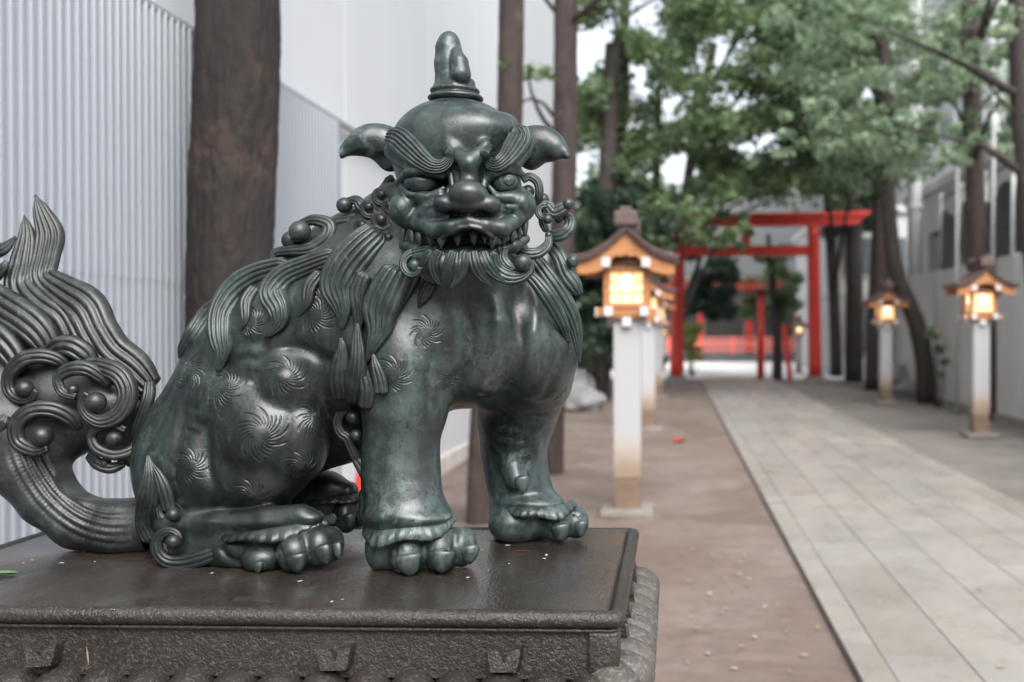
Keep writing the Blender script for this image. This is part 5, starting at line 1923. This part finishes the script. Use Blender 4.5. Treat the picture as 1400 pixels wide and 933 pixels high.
# ------------------------------------------------------------------ trees: tapered trunk, limbs, and a crown of separate leaves
def leaf_mesh(name, clumps, per, size, mat, parent, origin, droop=0.0, aspect=0.55, flat=0.6):
    """clumps: list of (center xyz world, radius xyz). returns one crown mesh of quads"""
    Vs = []; tones = []
    for (c, rad, tone) in clumps:
        n = max(4, int(per * rng.uniform(0.75, 1.25)))
        d = rng.normal(size=(n, 3)); d /= np.linalg.norm(d, axis=1)[:, None]
        q = rng.uniform(0, 1, n) ** 0.45
        P = np.array(c) + d * q[:, None] * np.array(rad)
        P[:, 2] -= droop * (q ** 2)
        # leaf frames
        ax = rng.normal(size=(n, 3)); ax[:, 2] *= flat; ax[:, 2] -= 0.25
        ax /= np.linalg.norm(ax, axis=1)[:, None]
        up = rng.normal(size=(n, 3)) * 0.8 + np.array([0, 0, 0.9])
        sd = np.cross(ax, up); sd /= np.linalg.norm(sd, axis=1)[:, None] + 1e-9
        L = size * rng.uniform(0.6, 1.35, n)[:, None]
        W = L * aspect * 0.5
        Vs.append(np.stack([P - ax * L * 0.5, P + sd * W, P + ax * L * 0.5, P - sd * W], 1).reshape(-1, 3))
        tones.append(np.clip(tone + rng.normal(0, 0.30, n), 0, 1))
    V = np.vstack(Vs) - np.array(origin)
    m = len(V) // 4
    Q = np.arange(4 * m).reshape(m, 4)
    me = bpy.data.meshes.new(name)
    me.vertices.add(len(V)); me.vertices.foreach_set('co', V.astype(np.float32).ravel())
    me.loops.add(4 * m); me.loops.foreach_set('vertex_index', Q.astype(np.int32).ravel())
    me.polygons.add(m); me.polygons.foreach_set('loop_start', np.arange(0, 4 * m, 4, dtype=np.int32))
    me.update(calc_edges=True)
    t = np.repeat(np.concatenate(tones), 4).astype(np.float32)
    ca = me.color_attributes.new('tone', 'FLOAT_COLOR', 'CORNER')
    ca.data.foreach_set('color', np.stack([t, t, t, np.ones_like(t)], 1).ravel())
    return finish(name, me, mat, parent)


def wobble_tube(b, P, R0, R1, n=14, k=18, amp=0.04, knots=0.0):
    S = catmull(np.array([[*p] for p in P], float), k)
    rad = [R0 + (R1 - R0) * (i / (k - 1)) for i in range(k)]
    ph = [random.uniform(0, 6) for _ in range(4)]
    def rf(i, an):
        u = 18.0 * i / k
        return rad[i] * (1 + amp * math.sin(3 * an + ph[0] + u * 0.5) + amp * math.sin(5 * an + ph[1] - u * 0.8) + knots * math.sin(u * 1.3 + ph[2]))
    b.tube([tuple(p) for p in S], rf, n)


def tree(name, label, pts, r0, r1, bark, leafm=None, clumps=(), limbs=(), per=220, size=0.10, group=None, droop=0.0, k=22, nn=18, fork=True, aspect=0.55, plates=0.0):
    """pts: trunk centreline in world coordinates, first at the ground"""
    org = Vector(pts[0])
    r = empty(name, org); tag(r, label, 'tree', group)
    b = MB()
    P = [tuple(Vector(p) - org) for p in pts]
    flare = [(P[0][0], P[0][1], P[0][2] - 0.05)] + P
    wobble_tube(b, flare, r0 * 1.12, r1, nn, k, 0.035)
    tr = b.build('trunk', MAT[bark], r, True)
    if plates > 0:
        from mathutils import noise
        cc = catmull(np.array(flare, float), 300)
        for v in tr.data.vertices:
            p = v.co
            c = cc[int(np.argmin(np.abs(cc[:, 2] - p.z)))]
            out = Vector((p.x - c[0], p.y - c[1], 0))
            if out.length < 1e-4: continue
            g_ = Vector((p.x * 19, p.y * 19, p.z * 5.0))
            q = g_ + noise.noise_vector(Vector((p.x * 14, p.y * 14, p.z * 5.0))) * 0.40
            dist = noise.voronoi(q)[0]
            gap = min(1.0, (dist[1] - dist[0]) / 0.30)            # plates parted by cracks
            fine = noise.fractal(Vector((p.x * 60, p.y * 60, p.z * 26)), 0.8, 2.0, 4)
            h = plates * (gap ** 0.7 + 0.40 * fine + 0.25 * noise.noise(Vector((p.x * 6, p.y * 6, p.z * 1.6))))
            v.co = p + out.normalized() * (h - plates * 0.8)
        tr.data.update()
    for (L, a, c) in limbs:
        lb = MB(); wobble_tube(lb, [tuple(Vector(p) - org) for p in L], a, c, 8, 12, 0.05)
        lb.build('limb', MAT[bark], r, True)
    # limbs that reach out to the clumps
    if clumps and fork:
        T = catmull(np.array(pts, float), 30)
        for (c, rad, tone) in clumps[::max(1, len(clumps) // 10)]:
            c = np.array(c)
            dz = T[:, 2] - (c[2] - 0.35 * np.linalg.norm(c[:2] - T[:, :2].mean(axis=0)))
            i = int(np.argmin(np.abs(dz)))
            a = T[i]
            mid = (a + c) / 2 + np.array([0, 0, 0.12 * np.linalg.norm(c - a)])
            w = max(0.012, min(r1 * 0.55, 0.02 * np.linalg.norm(c - a) + 0.012))
            lb = MB(); wobble_tube(lb, [tuple(a - np.array(org)), tuple(mid - np.array(org)), tuple(c - np.array(org))], w, w * 0.25, 7, 9, 0.05)
            lb.build('limb', MAT[bark], r, True)
    if clumps:
        leaf_mesh('crown', clumps, per, size, MAT[leafm], r, org, droop, aspect)
    return r


def scatter(box, Yr, n, rpx, gaps=(), tone=(0.25, 0.75), flat=0.7):
    """leaf clumps filling part of the view at distances Yr, leaving openings (px,py,r)"""
    out = []; tries = 0
    x0, y0, x1, y1 = box
    while len(out) < n and tries < n * 20:
        tries += 1
        px, py = random.uniform(x0, x1), random.uniform(y0, y1)
        rp = random.uniform(*rpx)
        if any(math.hypot(px - gx_, py - gy_) < gr + rp * 0.4 for gx_, gy_, gr in gaps):
            continue
        Y = random.uniform(*Yr)
        c = np.array([XY(px, Y), Y, ZZ(py, Y)])
        s = rp * Y / F
        out.append((c, (s, s * random.uniform(0.8, 1.3), s * flat), random.uniform(*tone)))
    return out


def W(px, py, Y):
    return (XY(px, Y), Y, ZZ(py, Y))


SKY = [(870, 95, 12), (985, 60, 14), (1040, 190, 12), (1120, 55, 13), (838, 180, 14), (868, 290, 9), (808, 60, 24), (832, 36, 12), (925, 235, 24), (918, 148, 20), (958, 88, 9), (884, 22, 18), (905, 32, 8), (800, 215, 12), (795, 250, 14), (948, 90, 7), (1075, 140, 3)]
# --- near trunks on the left
tree('pine_tree', 'thick rough dark trunk rising between the corrugated fence and the bronze back',
     [(XY(316, 4.45) , 4.45, 0), (XY(313, 4.45), 4.45, 1.2), (XY(318, 4.45), 4.45, 2.0), (XY(328, 4.45), 4.45, 2.9), (XY(334, 4.45), 4.45, 5.5), (XY(340, 4.5), 4.5, 8.0)],
     0.168, 0.154, 'bark_dark', nn=150, k=520, plates=0.0065,
     leafm='leaf_mid', clumps=[((XY(330, 4.5) + math.cos(a) * q, 4.5 + math.sin(a) * q, z), (0.7, 0.7, 0.4), 0.5) for a, q, z in [(0.4, 1.0, 7.2), (1.6, 1.3, 7.8), (3.0, 1.0, 8.3), (4.4, 1.2, 7.6), (5.4, 0.9, 8.5)]], per=260)
tree('slim_tree', 'slim reddish trunk leaning behind the horn and the fore legs',
     [(XY(655, 7.36), 7.36, 0), (XY(662, 7.36), 7.36, 0.8), (XY(690, 7.36), 7.36, 2.2), (XY(700, 7.36), 7.36, 3.9), (XY(704, 7.4), 7.4, 6.5)], 0.092, 0.085, 'bark_red', k=220, nn=50, plates=0.004,
     leafm='leaf_mid', clumps=[((XY(704, 7.4) + math.cos(a) * q, 7.4 + math.sin(a) * q, z), (0.6, 0.6, 0.35), 0.5) for a, q, z in [(0.4, .8, 6.0), (2.6, .9, 6.6), (4.4, .8, 7.0)]], per=200)
tree('forked_tree', 'straight reddish trunk between the slim trunk and the green gap',
     [(XY(752, 9.9), 9.9, 0), (XY(757, 9.9), 9.9, 1.2), (XY(770, 9.9), 9.9, 2.6), (XY(774, 9.9), 9.9, 4.8), (XY(778, 9.9), 9.9, 7.5)], 0.118, 0.105, 'bark_red', k=220, nn=50, plates=0.005,
     limbs=[([W(772, 40, 9.9), W(790, 22, 9.8), W(815, 2, 9.6), W(860, -40, 9.3)], 0.035, 0.015), ([W(768, 190, 9.9), W(745, 165, 9.7), W(728, 128, 9.6), W(722, 96, 9.5)], 0.032, 0.010),
            ([W(757, 158, 9.7), W(742, 140, 9.6), W(722, 135, 9.5), W(712, 142, 9.45)], 0.022, 0.010), ([W(770, 25, 9.9), W(752, 5, 9.8), W(735, -20, 9.6)], 0.03, 0.015)],
     leafm='leaf_mid', clumps=[(np.array(W(733, 96, 9.5)), (0.16, 0.16, 0.09), 0.8), (np.array(W(718, 98, 9.5)), (0.12, 0.12, 0.07), 0.8), (np.array(W(745, 100, 9.6)), (0.12, 0.12, 0.06), 0.7), (np.array(W(694, 86, 7.3)), (0.05, 0.05, 0.05), 0.95)], per=34, size=0.085, fork=False)
# --- left background
tree('dark_tree', 'dark thick trunk standing behind the nearest lantern post',
     [W(818, 545, 20.9), W(820, 470, 20.9), W(824, 380, 20.9), W(830, 240, 20.9), W(838, 60, 20.9)], 0.23, 0.16, 'bark_black',
     'leaf_dark', scatter((786, 255, 905, 400), (19, 24), 60, (16, 30), [(800, 215, 16)], (0.3, 0.9)), per=240, size=0.14)
tree('tall_tree', 'thin dark trunk running up through the leaves left of the gate',
     [W(868, 538, 22.5), W(858, 380, 22.5), W(850, 230, 22.5), W(852, 90, 22.5), W(856, -60, 22.5)], 0.15, 0.12, 'bark_black',
     'leaf_mid', scatter((786, -60, 960, 345), (19.5, 26), 190, (18, 44), SKY, (0.2, 1.0)), per=95, size=0.17)
tree('leafy_tree', 'broad mid-green tree filling the view above the torii',
     [W(925, 515, 30), W(926, 400, 30), W(940, 250, 29), W(975, 60, 27)], 0.17, 0.12, 'bark_black',
     'leaf_mid', scatter((925, -40, 1150, 262), (20, 25), 190, (20, 46), SKY + [(1000, 130, 10), (1090, 60, 8), (1025, 215, 8)], (0.2, 1.0)), per=115, size=0.17)
tree('bushy_tree', 'dense green tree between the torii top and the black trunk',
     [W(1143, 512, 27.6), W(1140, 400, 27.6), W(1130, 250, 27), W(1120, 80, 26)], 0.15, 0.11, 'bark_black',
     'leaf_mid', scatter((1060, -40, 1250, 255), (20, 25), 120, (20, 42), [(1190, 120, 16), (1150, 180, 10), (1105, 110, 8)], (0.1, 0.9)), per=105, size=0.16)
tree('evergreen_tree', 'very dark evergreen hanging low behind the left torii pillar',
     [W(931, 508, 34), W(934, 430, 34), W(950, 380, 33), W(966, 320, 32)], 0.10, 0.06, 'bark_black',
     'leaf_dark', scatter((935, 345, 1003, 432), (29.5, 34), 34, (10, 20), [(960, 360, 4)], (0.0, 0.45)), per=260, size=0.15)
tree('young_tree', 'slim black-stemmed green tree seen inside the torii opening',
     [W(1063, 519, 28.6), W(1062, 450, 28.6), W(1056, 390, 28.6), W(1050, 320, 28.6)], 0.14, 0.06, 'bark_black',
     'leaf_mid', scatter((1022, 345, 1092, 435), (28.4, 31), 30, (10, 18), [(1030, 380, 6)], (0.2, 0.9)), per=170, size=0.13)
tree('cedar_tree', 'spreading green tree whose sprays hang before the torii beam',
     [W(890, 528, 25.6), W(893, 430, 25.6), W(896, 330, 25.4), W(900, 120, 25)], 0.12, 0.09, 'bark_black',
     'leaf_mid', scatter((862, 268, 905, 345), (20, 24), 22, (10, 20), [], (0.3, 0.9)) + scatter((925, 262, 1010, 296), (19, 23), 9, (6, 11), [], (0.4, 0.9))
     + scatter((950, 318, 1015, 338), (19, 22), 12, (7, 13), [(945, 322, 6)], (0.6, 1)) + scatter((1008, 292, 1030, 335), (19, 22), 6, (5, 9), [], (0.6, 1)) + scatter((1120, 240, 1200, 285), (20, 24), 10, (7, 13), [], (0.3, .9)), per=150, size=0.11, fork=False)
# --- right side trunks
tree('black_tree', 'straight black trunk between the torii and the smaller right lantern',
     [W(1168, 522, 27.6), W(1168, 430, 27.6), W(1167, 330, 27.6), W(1166, 180, 27.6), W(1160, 0, 27.6)], 0.22, 0.19, 'bark_black',
     'leaf_dark', scatter((1125, 195, 1215, 320), (27.4, 30), 30, (14, 26), [], (0.1, 0.8)), per=220, size=0.14)
tree('brown_tree', 'brown trunk rising directly behind the smaller right lantern',
     [W(1196, 530, 24), W(1199, 450, 24), W(1203, 330, 24), W(1205, 150, 24), W(1205, -40, 24)], 0.22, 0.17, 'bark_red')
tree('curved_tree', 'dark trunk that curves left as it rises beside the smaller right lantern',
     [W(1266, 551, 19.7), W(1264, 500, 19.7), W(1252, 440, 19.7), W(1226, 378, 19.7), W(1216, 310, 19.7), W(1212, 220, 19.7), W(1207, 110, 19.7), W(1203, -30, 19.7)], 0.165, 0.10, 'bark_black',
     'leaf_pale', scatter((1110, 100, 1265, 250), (17, 21), 55, (14, 34), [], (0.0, 0.8)) + scatter((1050, -60, 1260, 120), (17, 21), 60, (14, 34), [], (0.0, 0.8)), per=75, size=0.12,
     limbs=[([W(1214, 300, 19.7), W(1200, 255, 19.5), W(1185, 235, 19.3)], 0.05, 0.02)])
tree('wall_tree', 'reddish brown trunk passing behind the larger right lantern',
     [W(1354, 572, 16.3), W(1350, 480, 16.3), W(1338, 370, 16.3), W(1332, 250, 16.3), W(1325, 100, 16.3), W(1322, -60, 16.3)], 0.155, 0.125, 'bark_red',
     'leaf_pale', scatter((1245, -60, 1400, 120), (14, 19), 70, (14, 34), [(1350, 50, 14)], (0.1, 0.8)) + scatter((1262, 110, 1400, 215), (14, 18), 34, (12, 26), [(1352, 160, 10)], (0.2, .9)), per=75, size=0.11)
tree('edge_tree', 'dark trunk at the right edge sending long thin branches left',
     [W(1440, 600, 13.2), W(1425, 450, 13.2), W(1408, 280, 13.2), W(1396, 150, 13.2), W(1390, 0, 13.2), W(1384, -120, 13.2)], 0.150, 0.125, 'bark_black',
     'leaf_pale', scatter((1160, 20, 1390, 70), (12, 13.5), 26, (7, 14), [], (0.2, 1)) + scatter((1180, 160, 1340, 225), (12, 13.5), 26, (7, 14), [], (0.3, 1)) + scatter((1060, 140, 1200, 215), (12.2, 13.2), 22, (7, 13), [], (0.2, .9)), per=45, size=0.095, fork=False,
     limbs=[([W(1393, 135, 13.2), W(1362, 118, 13.0), W(1332, 100, 12.8)], 0.060, 0.062), ([W(1334, 101, 12.8), W(1280, 75, 12.7), W(1220, 48, 12.6), W(1165, 22, 12.5)], 0.040, 0.015),
            ([W(1396, 240, 13.2), W(1370, 220, 13.0), W(1340, 200, 12.9)], 0.060, 0.045), ([W(1342, 201, 12.9), W(1300, 192, 12.8), W(1240, 178, 12.6), W(1180, 162, 12.5)], 0.032, 0.010),
            ([W(1394, 165, 13.2), W(1372, 145, 13.1), W(1350, 120, 13.0)], 0.035, 0.015)])
# far belt of woodland closing the view, plus unseen foliage added behind the camera
far = scatter((700, 150, 1300, 420), (60, 72), 170, (26, 44), [(g_[0], g_[1], g_[2] * 1.2) for g_ in SKY], (0.1, 0.8))
far = [(c, rad, t) for c, rad, t in far if c[2] > 0.5]
for k in range(170):  # unseen ring added behind the camera to dim sky sheen on the bronze
    a = R(random.uniform(100, 262)); q = random.uniform(13, 19)
    far.append((np.array([math.sin(a) * q, math.cos(a) * q, random.uniform(0.8, 8.5)]), (1.5, 1.5, 1.2), random.uniform(0.0, 0.6)))
o = leaf_mesh('woodland_and_added_ring', far, 260, 0.42, MAT['leaf_mid'], None, (0, 0, 0)); tag(o, 'mass of dark green trees far beyond the shrine, plus added unseen foliage behind the camera', 'woodland', kind='stuff')


def bush(name, label, box, Yr, n, leafm, per, size, tone=(0.2, 0.9), rpx=(9, 17)):
    cl = scatter(box, Yr, n, rpx, [], tone)
    org = np.mean([c for c, _, _ in cl], axis=0); org[2] = 0
    r = empty(name, org); tag(r, label, 'bush')
    b = MB()
    for c, rad, t in cl[::3]:
        p = (org * 0.7 + np.array([c[0], c[1], 0]) * 0.3); p[2] = 0
        wobble_tube(b, [tuple(p - org), tuple((np.array(c) - org) * np.array([.8, .8, .5])), tuple(np.array(c) - org)], 0.02, 0.006, 6, 8)
    b.build('stems', MAT['bark_black'], r, True)
    leaf_mesh('foliage', cl, per, size, MAT[leafm], r, org)
    return r
bush('yellow_bush', 'yellow-green bush beside the left torii pillar', (934, 447, 958, 492), (30, 31.5), 20, 'leaf_yellow', 130, 0.09, (0.3, 1), (6, 11))
bush('shrub', 'dark shrub by the white wall behind the nearest lantern', (783, 395, 845, 500), (18.5, 21.5), 42, 'leaf_dark', 170, 0.11, (0.2, 1))
bush('shrub', 'dark shrub between the second and third left lanterns', (862, 410, 905, 500), (23, 25), 24, 'leaf_dark', 150, 0.11, (0.2, 1), (8, 14))
bush('ivy_shrub', 'low green climber on the wall beside the curved trunk', (1268, 450, 1300, 520), (18.0, 19.2), 8, 'leaf_mid', 60, 0.07, (0.3, 1), (5, 9))
cd_ = bpy.data.cameras.new('camera')
co_ = bpy.data.objects.new('camera', cd_)
COL.objects.link(co_)
mw = Matrix((tuple(rgt), tuple(upv), tuple(-fwd))).transposed().to_4x4()
mw.translation = EYE
co_.matrix_world = mw
cd_.sensor_width = 36.0
cd_.lens = F / 1400 * 36
cd_.shift_x = -(CX - 700.0) / 1400.0
cd_.clip_start = 0.05
cd_.clip_end = 600
cd_.dof.use_dof = True
cd_.dof.focus_distance = 1.86
cd_.dof.aperture_fstop = 2.7
cd_.dof.aperture_blades = 0
scene.camera = co_
# ------------------------------------------------------------------ overcast daylight
w = bpy.data.worlds.new('World'); scene.world = w; w.use_nodes = True
nt = w.node_tree
bg = nt.nodes['Background']
sky = nt.nodes.new('ShaderNodeTexSky'); sky.sky_type = 'NISHITA'; sky.sun_disc = False
SUN_EL, SUN_AZ = R(46), R(160)         # azimuth clockwise from +Y
sky.sun_elevation = SUN_EL; sky.sun_rotation = SUN_AZ
sky.air_density = 1.0; sky.dust_density = 4.0; sky.ozone_density = 1.0
hsv = nt.nodes.new('ShaderNodeHueSaturation'); hsv.inputs['Saturation'].default_value = 0.30
nt.links.new(sky.outputs[0], hsv.inputs['Color']); nt.links.new(hsv.outputs[0], bg.inputs[0])
bg.inputs[1].default_value = 0.15
sd = bpy.data.lights.new('sun', 'SUN'); so = bpy.data.objects.new('sun', sd); COL.objects.link(so)
sd.energy = 1.25; sd.angle = R(50); sd.color = (1.0, 0.98, 0.95)
dirv = Vector((math.sin(SUN_AZ) * math.cos(SUN_EL), math.cos(SUN_AZ) * math.cos(SUN_EL), math.sin(SUN_EL)))
so.rotation_euler = dirv.to_track_quat('Z', 'Y').to_euler()
scene.view_settings.view_transform = 'Standard'
scene.view_settings.look = 'None'
scene.view_settings.gamma = 1.0
scene.view_settings.use_curve_mapping = False
scene.view_settings.exposure = 1.28
scene.cycles.max_bounces = 8
scene.cycles.diffuse_bounces = 3
scene.cycles.transmission_bounces = 4
scene.cycles.use_denoising = True
